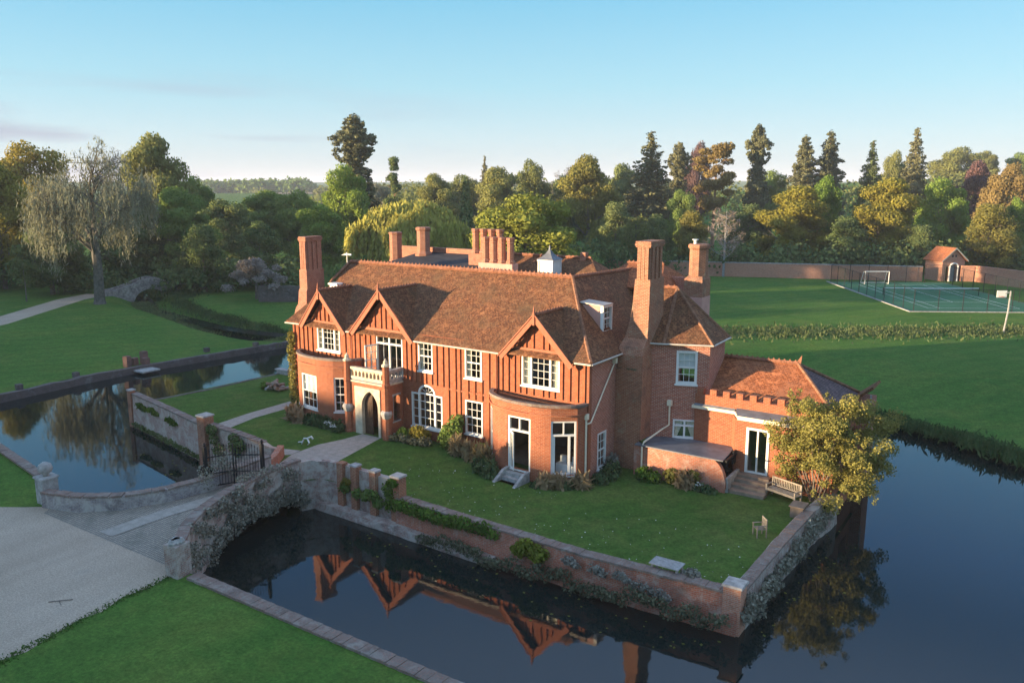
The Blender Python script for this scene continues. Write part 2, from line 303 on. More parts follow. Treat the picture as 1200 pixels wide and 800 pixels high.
# ---------------------------------------------------------------- mesh helpers
OFF = {}
class MB:
    def __init__(s): s.v = []; s.f = []; s.m = []
    def add(s, vs, fs, mi=0):
        k = len(s.v); s.v += [tuple(x) for x in vs]
        for f in fs: s.f.append([i + k for i in f]); s.m.append(mi)
        return s
    def quad(s, a, b, c, d, mi=0): return s.add([a, b, c, d], [(0, 1, 2, 3)], mi)
    def poly(s, pts, mi=0): return s.add(pts, [tuple(range(len(pts)))], mi)
    def box(s, x0, x1, y0, y1, z0, z1, mi=0):
        return s.add([(x0,y0,z0),(x1,y0,z0),(x1,y1,z0),(x0,y1,z0),(x0,y0,z1),(x1,y0,z1),(x1,y1,z1),(x0,y1,z1)],
                     [(0,3,2,1),(4,5,6,7),(0,1,5,4),(1,2,6,5),(2,3,7,6),(3,0,4,7)], mi)
    def prism(s, pts, z0, z1, mi=0, top=None):
        n = len(pts); top = top or pts
        return s.add([(p[0],p[1],z0) for p in pts] + [(p[0],p[1],z1) for p in top],
                     [tuple(range(n))[::-1], tuple(range(n, 2*n))] + [(i,(i+1)%n,n+(i+1)%n,n+i) for i in range(n)], mi)
    def sbox(s, p, d, s0, s1, o0, o1, z0, z1, mi=0):
        """box in a wall frame: s along direction d from p, o outward (right of d), z up"""
        nx, ny = d[1], -d[0]
        P = lambda a, o: (p[0] + d[0]*a + nx*o, p[1] + d[1]*a + ny*o)
        return s.prism([P(s0,o1), P(s1,o1), P(s1,o0), P(s0,o0)], z0, z1, mi)
    def slab(s, pts, th, mi=0):
        """planar polygon extruded downwards along its normal"""
        a, b, c = Vector(pts[0]), Vector(pts[1]), Vector(pts[2])
        n = (b - a).cross(c - a).normalized()
        if n.z < 0: n = -n
        k = len(pts); lo = [Vector(p) - n*th for p in pts]
        return s.add(list(pts) + lo, [tuple(range(k)), tuple(range(k, 2*k))[::-1]] + [(i,(i+1)%k,k+(i+1)%k,k+i) for i in range(k)], mi)
    def tube(s, path, rad, n=6, mi=0, cap=True):
        k0 = len(s.v); P = [Vector(p) for p in path]
        if not hasattr(rad, '__len__'): rad = [rad]*len(P)
        for i, p in enumerate(P):
            t = (P[min(i+1, len(P)-1)] - P[max(i-1, 0)]).normalized()
            a = t.cross(Vector((0,0,1)) if abs(t.z) < 0.9 else Vector((1,0,0))).normalized(); b = t.cross(a)
            for j in range(n):
                q = p + (a*math.cos(2*math.pi*j/n) + b*math.sin(2*math.pi*j/n))*rad[i]
                s.v.append(tuple(q))
        for i in range(len(P)-1):
            for j in range(n):
                s.f.append([k0+i*n+j, k0+i*n+(j+1)%n, k0+(i+1)*n+(j+1)%n, k0+(i+1)*n+j]); s.m.append(mi)
        if cap:
            s.f.append([k0+j for j in range(n)][::-1]); s.m.append(mi)
            s.f.append([k0+(len(P)-1)*n+j for j in range(n)]); s.m.append(mi)
        return s
    def lathe(s, c, prof, n=12, mi=0, rot=0.0, sx=1.0, sy=1.0):
        k0 = len(s.v)
        for r, z in prof:
            for j in range(n):
                a = 2*math.pi*j/n + rot
                s.v.append((c[0]+r*math.cos(a)*sx, c[1]+r*math.sin(a)*sy, c[2]+z))
        for i in range(len(prof)-1):
            for j in range(n):
                s.f.append([k0+i*n+j, k0+i*n+(j+1)%n, k0+(i+1)*n+(j+1)%n, k0+(i+1)*n+j]); s.m.append(mi)
        s.f.append([k0+j for j in range(n)][::-1]); s.m.append(mi)
        s.f.append([k0+(len(prof)-1)*n+j for j in range(n)]); s.m.append(mi)
        return s
    def build(s, name, mats, parent=None, smooth=False, uv=True):
        off = OFF.get(parent, Vector((0,0,0))) if parent else Vector((0,0,0))
        me = bpy.data.meshes.new(name)
        me.from_pydata([(x-off[0], y-off[1], z-off[2]) for x, y, z in s.v], [], s.f)
        if not isinstance(mats, (list, tuple)): mats = [mats]
        for m in mats: me.materials.append(m)
        if len(mats) > 1: me.polygons.foreach_set('material_index', s.m)
        if smooth: me.polygons.foreach_set('use_smooth', [True]*len(s.f))
        if uv:
            ul = me.uv_layers.new(name='UVMap'); buf = np.zeros((len(me.loops), 2), np.float32)
            for p in me.polygons:
                n = p.normal
                if abs(n.z) > 0.985: t = Vector((1,0,0)); b = Vector((0,1,0))
                else:
                    t = Vector((-n.y, n.x, 0)).normalized(); b = n.cross(t)
                    if b.z < 0: b = -b
                    if abs(t.x) > abs(t.y):
                        if t.x < 0: t = -t
                    elif t.y < 0: t = -t
                for li, vi in zip(p.loop_indices, p.vertices):
                    q = me.vertices[vi].co + off; buf[li] = (q.dot(t), q.dot(b))
            ul.data.foreach_set('uv', buf.ravel())
        me.validate(); me.update()
        o = bpy.data.objects.new(name, me); col.objects.link(o)
        if parent: o.parent = parent
        OFF[o] = off
        return o
def tag(o, label=None, cat=None, group=None, kind=None):
    if label: o['label'] = label
    if cat: o['category'] = cat
    if group: o['group'] = group
    if kind: o['kind'] = kind
    return o
def thing(name, label, cat, loc=(0,0,0), group=None):
    o = bpy.data.objects.new(name, None); col.objects.link(o); o.location = loc; o.empty_display_size = 0.3
    OFF[o] = Vector(loc); return tag(o, label, cat, group)
def copy_tree(root, loc, rz=0.0, scale=(1,1,1)):
    r = root.copy(); col.objects.link(r); r.location = loc; r.rotation_euler = (0,0,rz); r.scale = scale
    for k in ('label', 'group'):
        if k in r: del r[k]
    for ch in list(root.children):
        c = ch.copy(); col.objects.link(c); c.parent = r
        for g in list(ch.children):
            d = g.copy(); col.objects.link(d); d.parent = c
    return r
def struct(o): o['kind'] = 'structure'; return o
def np_mesh(name, V, F4, m, parent=None, loc=None):
    """V (n,3), F4 (k,4) quads"""
    me = bpy.data.meshes.new(name)
    me.vertices.add(len(V)); me.vertices.foreach_set('co', np.asarray(V, np.float32).ravel())
    k = len(F4); me.loops.add(k*4); me.loops.foreach_set('vertex_index', np.asarray(F4, np.int32).ravel())
    me.polygons.add(k); me.polygons.foreach_set('loop_start', np.arange(0, k*4, 4, dtype=np.int32))
    me.polygons.foreach_set('loop_total', np.full(k, 4, np.int32))
    me.update(calc_edges=True); me.materials.append(m)
    o = bpy.data.objects.new(name, me); col.objects.link(o)
    if parent: o.parent = parent
    if loc: o.location = loc
    return o
rng = np.random.default_rng(7); random.seed(7)
def leaf_quads(C, Nrm, size, aspect=1.0, jitter=0.8, hang=None):
    """quads centred at C facing roughly Nrm"""
    n = len(C); Nn = Nrm + rng.normal(0, jitter, (n,3)); Nn /= np.linalg.norm(Nn, axis=1)[:,None] + 1e-9
    ref = rng.normal(0, 1, (n,3)) if hang is None else np.tile(np.array([0,0,-1.0]), (n,1)) + rng.normal(0, hang, (n,3))
    T = ref - (ref*Nn).sum(1)[:,None]*Nn; T /= np.linalg.norm(T, axis=1)[:,None] + 1e-9
    B = np.cross(Nn, T); s = size*rng.uniform(0.6, 1.35, n)[:,None]
    T = T*s*0.5*aspect; B = B*s*0.5
    V = np.stack([C-T, C-B*0.9, C+T, C+B*0.9], 1).reshape(-1,3)     # lozenge leaves
    return V, np.arange(4*n).reshape(n,4)
def sph(n):
    d = rng.normal(0,1,(n,3)); return d/np.linalg.norm(d,axis=1)[:,None]
def blob_pts(blobs, n, shell=0.45):
    """blobs: list of (centre, (rx,ry,rz)); points biased to each blob's shell"""
    w = np.array([max(b[1][0]*b[1][1], 0.01)*1.0 for b in blobs]); w = w/w.sum()
    idx = rng.choice(len(blobs), n, p=w); c = np.array([b[0] for b in blobs])[idx]; r = np.array([b[1] for b in blobs])[idx]
    d = sph(n); rad = (shell + (1-shell)*rng.random(n)**0.6)[:,None]*rng.uniform(0.85,1.18,n)[:,None]
    return c + d*r*rad, d
def foliage(name, blobs, n, size, m, parent=None, jitter=0.7, aspect=1.2, shell=0.45, hang=None, zmin=None):
    P, d = blob_pts(blobs, n, shell)
    if zmin is not None:
        k = P[:,2] > zmin; P = P[k]; d = d[k]
    if parent is not None: P = P - np.array(OFF.get(parent, (0,0,0)))
    V, F = leaf_quads(P, d, size, aspect, jitter, hang)
    o = np_mesh(name, V, F, m, parent); OFF[o] = OFF.get(parent, Vector((0,0,0))) if parent else Vector((0,0,0)); return o
def smooth01(x): x = min(1, max(0, x)); return x*x*(3-2*x)

# ---------------------------------------------------------------- ground and water
NEBANK=[(60,6),(44,10.5),(34,15),(26.5,19),(24.2,20.4),(21.6,22.2),(19.3,23.6),(16,24.2),(6,24.8)]
STREAM=[(-96,35),(-86,33),(-79,29.5),(-71,25.2),(-61,23.3),(-53.5,22),(-46,22),(-41,22.6)]
def seg_d(x,y,a,b):
    dx,dy=b[0]-a[0],b[1]-a[1]; t=max(0,min(1,((x-a[0])*dx+(y-a[1])*dy)/(dx*dx+dy*dy))); return math.hypot(x-a[0]-t*dx,y-a[1]-t*dy)
def hill(x, y):
    r = math.hypot(x+20, y-30)
    z = 20*smooth01((r-330)/2400)
    z += 4.0*smooth01((r-300)/500)*math.sin(x*0.006+1)*math.cos(y*0.005)
    for cx, cy, rad, h in ((-10, 420, 170, 17), (-430, 420, 220, 4), (-660, 300, 160, 5)):
        z += h*math.exp(-((x-cx)**2+(y-cy)**2)/rad**2)*smooth01((r-230)/120)
    if x<-36 and -16<y<40: z -= 1.12*smooth01(1-(-41-x)/26)*smooth01((y+15)/5)*smooth01((40-y)/10)
    d=min(seg_d(x,y,a,b) for a,b in zip(STREAM,STREAM[1:]))
    if d<4.5: z -= 1.35*smooth01(1-(d-.8)/3.7)*(smooth01((-40-x)/5) if z<-.5 else 1)
    if 5<x<70 and 5<y<60:
        d=min(seg_d(x,y,a,b) for a,b in zip(NEBANK,NEBANK[1:])); z -= 1.2*smooth01(1-d/16)
    return z
def island_z(x, y): return -0.45*smooth01((x+5.5)/8.0)
WZ = -1.67
MOAT = [(0.2,-18.65),(12,-18.6),(30,-18.7),(60,-19),(60,6),(44,10.5),(34,15),(26.5,19),(24.2,20.4),(21.6,22.2),(19.3,23.6),(16,24.2),(0,25),(-20,27),(-38.4,31),
        (-39.2,20.2),(-40.2,12),(-41.2,4.8),(-41.4,0),(-40.6,-7.3),(-40.8,-12.6),(-34,-13.6),(-22.7,-15.25),(-15.2,-16.4),(-11.9,-18.0),(-8,-18.6)]
ISLE = [(-25.4,-5.3),(-14.6,-7.35),(-8.3,-7.75),(-7.1,-8.7),(-4.3,-9.2),(-3.7,-8.35),(-2.4,-8.0),(1.4,-7.95),(10,-8.35),(18.0,-8.0),(18.2,0),(18.4,2.5),(18.9,4.6),(18.9,11.5),(18.2,19.5),(-24,19.5),(-24.4,7.4)]
def inside(p, poly):
    c = False; j = len(poly)-1
    for i in range(len(poly)):
        a, b = poly[i], poly[j]
        if (a[1] > p[1]) != (b[1] > p[1]) and p[0] < (b[0]-a[0])*(p[1]-a[1])/(b[1]-a[1]) + a[0]: c = not c
        j = i
    return c
def sheet(name, m, loops, hole=None, grid=None, zf=None, extra=()):
    """constrained triangulation: loops[0] outer polygon, hole = polygon to leave open"""
    pts = []; edges = []
    for lp in list(loops) + ([hole] if hole else []):
        k = len(pts); pts += [Vector(p) for p in lp]; edges += [(k+i, k+(i+1)%len(lp)) for i in range(len(lp))]
    pts += [Vector(p) for p in extra]
    if grid:
        x0,x1,y0,y1,st = grid
        for x in np.arange(x0,x1,st):
            for y in np.arange(y0,y1,st):
                if inside((x,y), loops[0]) and not (hole and inside((x,y), hole)): pts.append(Vector((x+0.01*random.random(), y)))
    v, e, f, *_ = geometry.delaunay_2d_cdt(pts, edges, [], 0, 1e-5)
    mb = MB(); mb.v = [(p.x, p.y, zf(p.x, p.y)) for p in v]
    for t in f:
        cx = sum(v[i].x for i in t)/3; cy = sum(v[i].y for i in t)/3
        if inside((cx,cy), loops[0]) and not (hole and inside((cx,cy), hole)):
            t = list(t); a, b, c = (v[i] for i in t)
            if (b.x-a.x)*(c.y-a.y)-(b.y-a.y)*(c.x-a.x) < 0: t = t[::-1]
            mb.f.append(t); mb.m.append(0)
    return mb.build(name, m, uv=False, smooth=True)
outer = [(6000*math.cos(a), 6000*math.sin(a)) for a in np.linspace(0, 2*math.pi, 48, endpoint=False)]
extra = []
for r in (160,200,240,280,320,360,420,480,560,650,760,900,1080,1300,1600,2000,2600,3500,4700):
    k = 72
    extra += [(-20+r*math.cos(2*math.pi*i/k), 30+r*math.sin(2*math.pi*i/k)) for i in range(k)]
extra += [(x+.5*((y//1)%2),y) for x in range(-98,-41,2) for y in range(17,40,1) if not inside((x,y), MOAT) and min(seg_d(x,y,a,b) for a,b in zip(STREAM,STREAM[1:]))<6]
extra += [(x,y) for x in range(6,64,3) for y in range(8,48,3) if not inside((x,y), MOAT)]
extra += [(x,y) for x in range(-76,-41,3) for y in range(-16,44,3) if not inside((x,y), MOAT)]
extra += [(x,y) for x in range(-140,141,20) for y in range(-90,141,20) if not inside((x,y), MOAT)]
struct(sheet('ground', M['field'], [outer], MOAT, None, hill, extra))
struct(sheet('island_lawn', M['lawn'], [ISLE], None, (-26,19,-9,20,1.0), island_z))
wmb = MB(); wmb.poly([(-60,-45,WZ),(75,-45,WZ),(75,45,WZ),(-60,45,WZ)]); 
struct(wmb.build('moat_water', M['water'], uv=False))
bmb = MB(); bmb.poly([(-60,-45,-3.2),(75,-45,-3.2),(75,45,-3.2),(-60,45,-3.2)]); struct(bmb.build('moat_bed', M['dark'], uv=False))
# forecourt gravel, drive, paths, cobbled bridge deck
def flat(name, m, pts, dz, zf=None, seg=None):
    mb = MB(); zf = zf or (lambda x,y: 0.0)
    tri = geometry.tessellate_polygon([[Vector((x,y,0)) for x,y in pts]])
    mb.v = [(x,y,zf(x,y)+dz) for x,y in pts]
    for t in tri:
        a,b,c = (pts[i] for i in t)
        t = list(t)
        if (b[0]-a[0])*(c[1]-a[1])-(b[1]-a[1])*(c[0]-a[0]) < 0: t = t[::-1]
        mb.f.append(t); mb.m.append(0)
    return struct(mb.build(name, m))
edge = [(0.35,-46),(0.5,-30),(0.35,-27.0),(0.1,-25.8),(0.32,-25.0),(0.0,-24.0),(-0.25,-22.9),(-0.1,-22.2),(-0.5,-21.2),(-0.3,-20.2),(-0.6,-19.2),(-0.35,-18.75)]
flat('forecourt_gravel', M['gravel'], edge + [(-6,-18.5),(-11.7,-18.35),(-12.4,-18.9),(-13.6,-19.7),(-15.2,-21.0),(-22,-27),(-34,-46)], 0.006)
def ribbon(pts, wd):
    l = []; r = []
    for i,p in enumerate(pts):
        a = Vector(pts[max(i-1,0)]); b = Vector(pts[min(i+1,len(pts)-1)]); t = (b-a).normalized(); n = Vector((-t.y,t.x))*wd/2
        l.append((p[0]+n.x,p[1]+n.y)); r.append((p[0]-n.x,p[1]-n.y))
    return l + r[::-1]
flat('driveway', M['gravel'], ribbon([(-56,-22),(-63,-8),(-69,5),(-76.5,14.5),(-80.8,20),(-83,25)], 3.6), 0.006)
flat('entrance_path', M['paving'], [(-7.3,-1.6),(-5.8,-1.6),(-5.3,-4.0),(-4.9,-6.0),(-4.4,-9.0),(-6.9,-9.0),(-7.9,-6.6),(-8.0,-4.6),(-7.5,-3.0)], 0.008, island_z)
flat('garden_path', M['paving'], [(-15.9,5),(-15.6,1.2),(-15.6,-3.0),(-15.1,-5.2),(-13.0,-6.3),(-10.2,-6.6),(-8.0,-5.9),(-7.9,-6.7),(-8.6,-7.5),(-14.5,-7.1),(-16.4,-5.6),(-16.8,-2.6),(-16.9,1.4),(-17,5)], 0.012, island_z)
flat('stream_water', M['dark2'], ribbon(STREAM, 1.9), 0, lambda x,y: -1.22)
flat('far_path', M['gravel'], ribbon([(-79,37),(-81,40),(-84,44),(-86,50)], 2.2), 0.006)

# ---------------------------------------------------------------- the manor house
house = thing('manor_house', 'red brick and timbered country house with tiled roofs and tall chimneys on a moated island', 'house', (0,0,0))
def hb(mb, name, m, parent=None, **k): return mb.build(name, M[m] if isinstance(m,str) else m, parent or house, **k)
def wall_grid(mb, f, s0, s1, z0, z1, ops=(), th=0.3, div=(), mi=0):
    S = sorted({s0,s1,*[o[0] for o in ops],*[o[1] for o in ops],*div}); Z = sorted({z0,z1,*[o[2] for o in ops],*[o[3] for o in ops]})
    def solid(i,j):
        if i<0 or j<0 or i>=len(S)-1 or j>=len(Z)-1: return False
        s=(S[i]+S[i+1])/2; z=(Z[j]+Z[j+1])/2
        return not any(o[0]<s<o[1] and o[2]<z<o[3] for o in ops)
    for i in range(len(S)-1):
        for j in range(len(Z)-1):
            if not solid(i,j): continue
            a,b,c,d = S[i],S[i+1],Z[j],Z[j+1]
            mb.quad(f(a,c,0),f(b,c,0),f(b,d,0),f(a,d,0),mi); mb.quad(f(b,c,th),f(a,c,th),f(a,d,th),f(b,d,th),mi)
            if not solid(i-1,j): mb.quad(f(a,c,th),f(a,c,0),f(a,d,0),f(a,d,th),mi)
            if not solid(i+1,j): mb.quad(f(b,c,0),f(b,c,th),f(b,d,th),f(b,d,0),mi)
            if not solid(i,j-1): mb.quad(f(a,c,th),f(b,c,th),f(b,c,0),f(a,c,0),mi)
            if not solid(i,j+1): mb.quad(f(a,d,0),f(b,d,0),f(b,d,th),f(a,d,th),mi)
def plane_map(p, d):      # d = direction left to right seen from outside
    return lambda s,z,o: (p[0]+d[0]*s + d[1]*-o*-1*0 + (-d[1])*o, p[1]+d[1]*s + d[0]*o, z)
front = plane_map((0,0),(1,0))

# window openings of the south front: (x0,x1,z0,z1)
W_G1=(-12.6,-10.55,4.42,6.05); W_G2=(-7.42,-5.3,3.45,5.95); W_UA=(-4.07,-2.98,4.1,5.9); W_UB=(-.61,.58,4.12,5.93); W_G3=(3.26,5.66,4.24,6.03)
W_RECT=(-.62,.62,.82,2.81); ARCH_S=(-4.66,-2.3,.62,2.72); ARCH_C=(-4.08,-2.88,2.72,3.24)
mb=MB()
ops=[W_G1,W_G2,W_UA,W_UB,W_G3,W_RECT,ARCH_S,ARCH_C,(-13.4,-9.4,-.4,3.2),(-7.35,-5.85,-.02,2.3),(2.0,6.8,-.6,3.2)]
wall_grid(mb, front, -14.9, 7.42, -1.0, 6.28, ops)
# gable triangles above the eaves
def gable_tri(xa,xb,xc,zt,z0=6.25):
    mb.add([(xa,0,z0),(xb,0,z0),(xc,0,zt),(xa,.3,z0),(xb,.3,z0),(xc,.3,zt)],[(0,1,2),(5,4,3),(0,3,4,1),(1,4,5,2),(2,5,3,0)])
gable_tri(-13.3,-10.2,-11.84,7.95); gable_tri(-8.75,-4.8,-6.72,8.3); gable_tri(2.5,6.05,4.31,7.8)
# arch spandrels
cx=(ARCH_C[0]+ARCH_C[1])/2; ra=(ARCH_C[1]-ARCH_C[0])/2
for sg in (-1,1):
    arc=[(cx+sg*ra*math.cos(t), 2.72+.5*math.sin(t)) for t in np.linspace(0,math.pi/2,9)]
    pts=arc+[(cx,3.25),(cx+sg*ra,3.25)]
    mb.add([(x,0.002,z) for x,z in pts]+[(x,.28,z) for x,z in pts],[tuple(range(len(pts))),tuple(range(len(pts),2*len(pts)))]+[(i,i+1,i+1+len(pts),i+len(pts)) for i in range(8)])
hb(mb,'south_wall','panel')
east=lambda s,z,o:(7.42-o,s,z)
mb=MB(); wall_grid(mb,east,0.3,12.5,-1.0,6.25,[(1.03,1.99,-.13,1.88)]); 
hb(mb,'east_wall','wingbrick')
mb=MB(); wall_grid(mb,lambda s,z,o:(-14.9+o,s,z),0.3,12.5,-1,6.25,[]); wall_grid(mb,lambda s,z,o:(s,12.5-o,z),-14.9,7.42,-1,9.2,[]); hb(mb,'rear_wall','wingbrick')
mb=MB(); mb.poly([(-13.75,2.6,6.0),(-13.75,8,6.0),(-13.75,8,9.2),(-13.75,4.3,9.7),(-13.75,2.6,8.3)]); hb(mb,'west_gable_wall','brick')
# rooms behind the glass
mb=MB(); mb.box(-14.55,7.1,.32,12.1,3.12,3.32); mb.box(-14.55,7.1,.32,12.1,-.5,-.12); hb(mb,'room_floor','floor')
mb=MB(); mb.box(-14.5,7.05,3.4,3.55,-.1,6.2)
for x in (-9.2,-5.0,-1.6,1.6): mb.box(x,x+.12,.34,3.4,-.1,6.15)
mb.box(6.5,6.62,.34,3.4,-.1,3.1); mb.box(6.9,7.0,.8,2.3,-.1,3.1)  # unseen panels added to stop sunlight crossing the rooms and leaving by the side window
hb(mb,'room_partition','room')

# timber studs: proud vertical posts on the upper storey and in the gables
def in_op(x,z,ops): return any(o[0]-.1<x<o[1]+.1 and o[2]-.12<z<o[3]+.08 for o in ops)
wops=[W_G1,W_G2,W_UA,W_UB,W_G3,W_RECT,ARCH_S,ARCH_C]
def gtop(x):
    for xa,xb,xc,zt in ((-13.3,-10.2,-11.84,7.95),(-8.75,-4.8,-6.72,8.3),(2.5,6.05,4.31,7.8)):
        if xa<x<xb: return 6.25+(zt-6.25)*(1-abs(x-xc)/(xc-xa if x<xc else xb-xc))-.12
    return 6.1
x=-14.75; studs=[]
while x<7.35:
    studs.append(x+random.uniform(-.03,.03)); x+=random.choice((.38,.44,.5,.56))
for x in studs:
    zlo=3.35 if not (-2.2<x<1.45) else -0.1
    if -14<x<-8.7: zlo=4.0
    if -8.9<x<-4.75: zlo=3.4
    if 1.3<x<7.35: zlo=3.75
    z=zlo; zt=gtop(x); segs=[]; cur=None
    zs=np.arange(zlo,zt,.06)
    for zz in zs:
        if in_op(x,zz,wops):
            if cur is not None: segs.append((cur,zz)); cur=None
        elif cur is None: cur=zz
    if cur is not None: segs.append((cur,zt))
    # tie beams of the gables break the posts at 6.2
    for a,b in segs:
        if b-a<.15: continue
        o_=MB(); o_.sbox((x,0),(1,0),-.075,.075,-.01,.075,a,b); hb(o_,'timber_stud','stud')
for xa,xb,z in ((-13.2,-10.25,6.1),(-8.7,-4.85,6.1),(2.55,6.0,6.1)):
    o_=MB(); o_.sbox((0,0),(1,0),xa,xb,0,.10,z,z+.24); hb(o_,'tie_beam','barge')
o_=MB(); o_.sbox((0,0),(1,0),-2.2,1.4,0,.05,3.22,3.32); hb(o_,'string_course','brick')

# ------------------------------------------------------------ roofs
def roofobj(name, slabs, m, th=.12):
    mb=MB()
    for s in slabs: mb.slab(s,th)
    return hb(mb,name,m)
RZ=9.74; EZ=5.98; RY=4.2
def zs_(y): return EZ+(y+.35)*(RZ-EZ)/(RY+.35)
eave_r=(7.68,-.35,EZ); ridge_r=(3.95,RY,RZ); eave_rb=(7.68,12.6,EZ); ridge_rb=(3.95,11.9,9.55)
# slightly sagging old slopes: built as a grid with an uneven surface
def slope(name, a, b, c, d, m, nu=24, nv=8, sag=.05):
    """a,b along the eave, d,c along the ridge"""
    mb=MB(); A,B,C_,D=map(Vector,(a,b,c,d)); n=(B-A).cross(D-A).normalized(); n=n if n.z>0 else -n
    g=[]
    for j in range(nv+1):
        for i in range(nu+1):
            u=i/nu; v=j/nv; p=(A.lerp(B,u)).lerp(D.lerp(C_,u),v)
            k=0 if (i in (0,nu) and False) else 1
            q=math.sin(p.x*.9+p.y*.7)*.5+math.sin(p.x*.37+1.3+p.z)*.6+random.uniform(-.3,.3)
            e=math.sin(math.pi*v)
            g.append(p+n*(sag*q*(.25+e)*k - .10*e*math.sin(math.pi*u)+ .16*max(0,.18-v)))
    mb.v=[tuple(p) for p in g]
    for j in range(nv):
        for i in range(nu):
            k=j*(nu+1)+i; mb.f.append([k,k+1,k+nu+2,k+nu+1]); mb.m.append(0)
    k0=len(mb.v); lo=[g[i]-Vector((0,0,.1)) for i in range(nu+1)]; mb.v+=[tuple(p) for p in lo]
    for i in range(nu): mb.f.append([k0+i,k0+i+1,i+1,i]); mb.m.append(0)
    return hb(mb,name,m)
slope('front_roof',(-13.85,-.35,EZ),eave_r,ridge_r,(-13.6,RY,RZ-.03),'tile',48,14)
slope('west_hip_roof',(-15.15,-.35,EZ+.1),(-13.8,-.35,EZ+.1),(-13.7,3.0,8.6),(-13.9,3.0,8.5),'tile',4,8)
slope('west_side_roof',(-15.15,8.5,EZ+.1),(-15.15,-.35,EZ+.1),(-13.9,3.0,8.5),(-13.9,7,8.5),'tile',8,6)
slope('east_roof',eave_r,eave_rb,ridge_rb,ridge_r,'tile',28,14,.05)
slope('rear_slope_roof',(3.95,7.6,8.0),(-13.6,7.6,8.0),(-13.6,RY,RZ-.03),ridge_r,'tile',16,6)
slope('valley_roof',(.6,11.9,7.5),(.6,4.2,7.5),ridge_r,ridge_rb,'tile',10,6)
# ridge tiles with a serrated crest
def ridge(a,b,step=.3,r=.13,crest=.09,name='ridge_tile_row'):
    mb=MB(); A,B=Vector(a),Vector(b); n=max(2,int((B-A).length/step))
    for i in range(n):
        p=A.lerp(B,(i+.03)/n); q=A.lerp(B,(i+.97)/n); mb.tube([p,q],[r,r*.97],6)
        if crest:
            m_=A.lerp(B,(i+.5)/n); t=(B-A).normalized()*.07; s=Vector((-t.y,t.x,0)).normalized()*.03 if abs(t.x)+abs(t.y)>1e-6 else Vector((.03,0,0))
            mb.add([m_-t-s+Vector((0,0,r*.8)),m_+t-s+Vector((0,0,r*.8)),m_+t+s+Vector((0,0,r*.8)),m_-t+s+Vector((0,0,r*.8)),m_+Vector((0,0,r+crest))],[(0,1,4),(1,2,4),(2,3,4),(3,0,4)])
    return hb(mb,name,'ridge')
ridge((-13.6,RY,RZ+.0),(3.95,RY,RZ+.03)); ridge((3.95,RY,RZ+.03),(3.95,11.9,9.58),.3,.11,.04)
def hipline(pts): 
    mb=MB()
    for a,b in zip(pts,pts[1:]): mb.tube([a,b],[.10,.10],6)
    return hb(mb,'hip_tile_row','hip')
def on_hip(t): a=Vector(ridge_r); b=Vector(eave_r); p=a.lerp(b,t); p.z-= .14*math.sin(math.pi*t); p.z+=.05; return tuple(p)
hipline([on_hip(t) for t in np.linspace(0,1,12)])
hipline([(-13.6,RY,RZ),(-13.83,2.7,8.62),(-13.85,2.4,8.3)])

# gable roofs with bargeboards and finials
def gable_roof(xl,xr,xa,zl,zr,za,yb,fin=.3):
    y0=-.42; s=[]
    slope('gable_roof',(xl-.05,y0,zl),(xl-.05,yb,zl),(xa,yb,za),(xa,y0,za),'tile',8,6,.025)
    slope('gable_roof',(xr+.05,yb,zr),(xr+.05,y0,zr),(xa,y0,za),(xa,yb,za),'tile',8,6,.025)
    ridge((xa,y0,za+.02),(xa,yb-.1,za+.02),.26,.1,.08)
    for (x0,z0) in ((xl,zl),(xr,zr)):
        mb=MB(); dx=xa-x0; dz=za-z0; l=math.hypot(dx,dz); nx,nz=-dz/l,dx/l
        if nz>0: nx,nz=-nx,-nz
        wd=.30
        q=[(x0-dx*.04,z0-dz*.04),(xa,za+.02),(xa,za-wd*1.25),(x0-dx*.04+nx*wd,z0-dz*.04+nz*wd)]
        mb.add([(x,y0-.06,z) for x,z in q]+[(x,y0+.02,z) for x,z in q],[(0,1,2,3),(7,6,5,4),(0,4,5,1),(1,5,6,2),(2,6,7,3),(3,7,4,0)])
        q2=[(x0-dx*.05,z0-dz*.05+.05),(xa,za+.09),(xa,za+.0),(x0-dx*.05,z0-dz*.05-.05)]
        mb.add([(x,y0-.10,z) for x,z in q2]+[(x,y0-.05,z) for x,z in q2],[(0,1,2,3),(7,6,5,4),(0,4,5,1),(1,5,6,2),(2,6,7,3),(3,7,4,0)])
        hb(mb,'bargeboard','barge')
    mb=MB(); mb.box(xa-.06,xa+.06,y0-.12,y0+.02,za-.55,za+.1); mb.lathe((xa,y0-.05,za+.08),[(.07,0),(.09,.06),(.04,.12),(.06,.18),(.0,.18+fin)],6); hb(mb,'finial','barge')
gable_roof(-13.72,-9.72,-11.88,6.02,5.9,8.34,2.6)
gable_roof(-9.13,-4.2,-6.72,6.05,5.95,8.72,3.1,.34)
gable_roof(2.10,6.6,4.31,5.9,5.84,8.22,2.5)
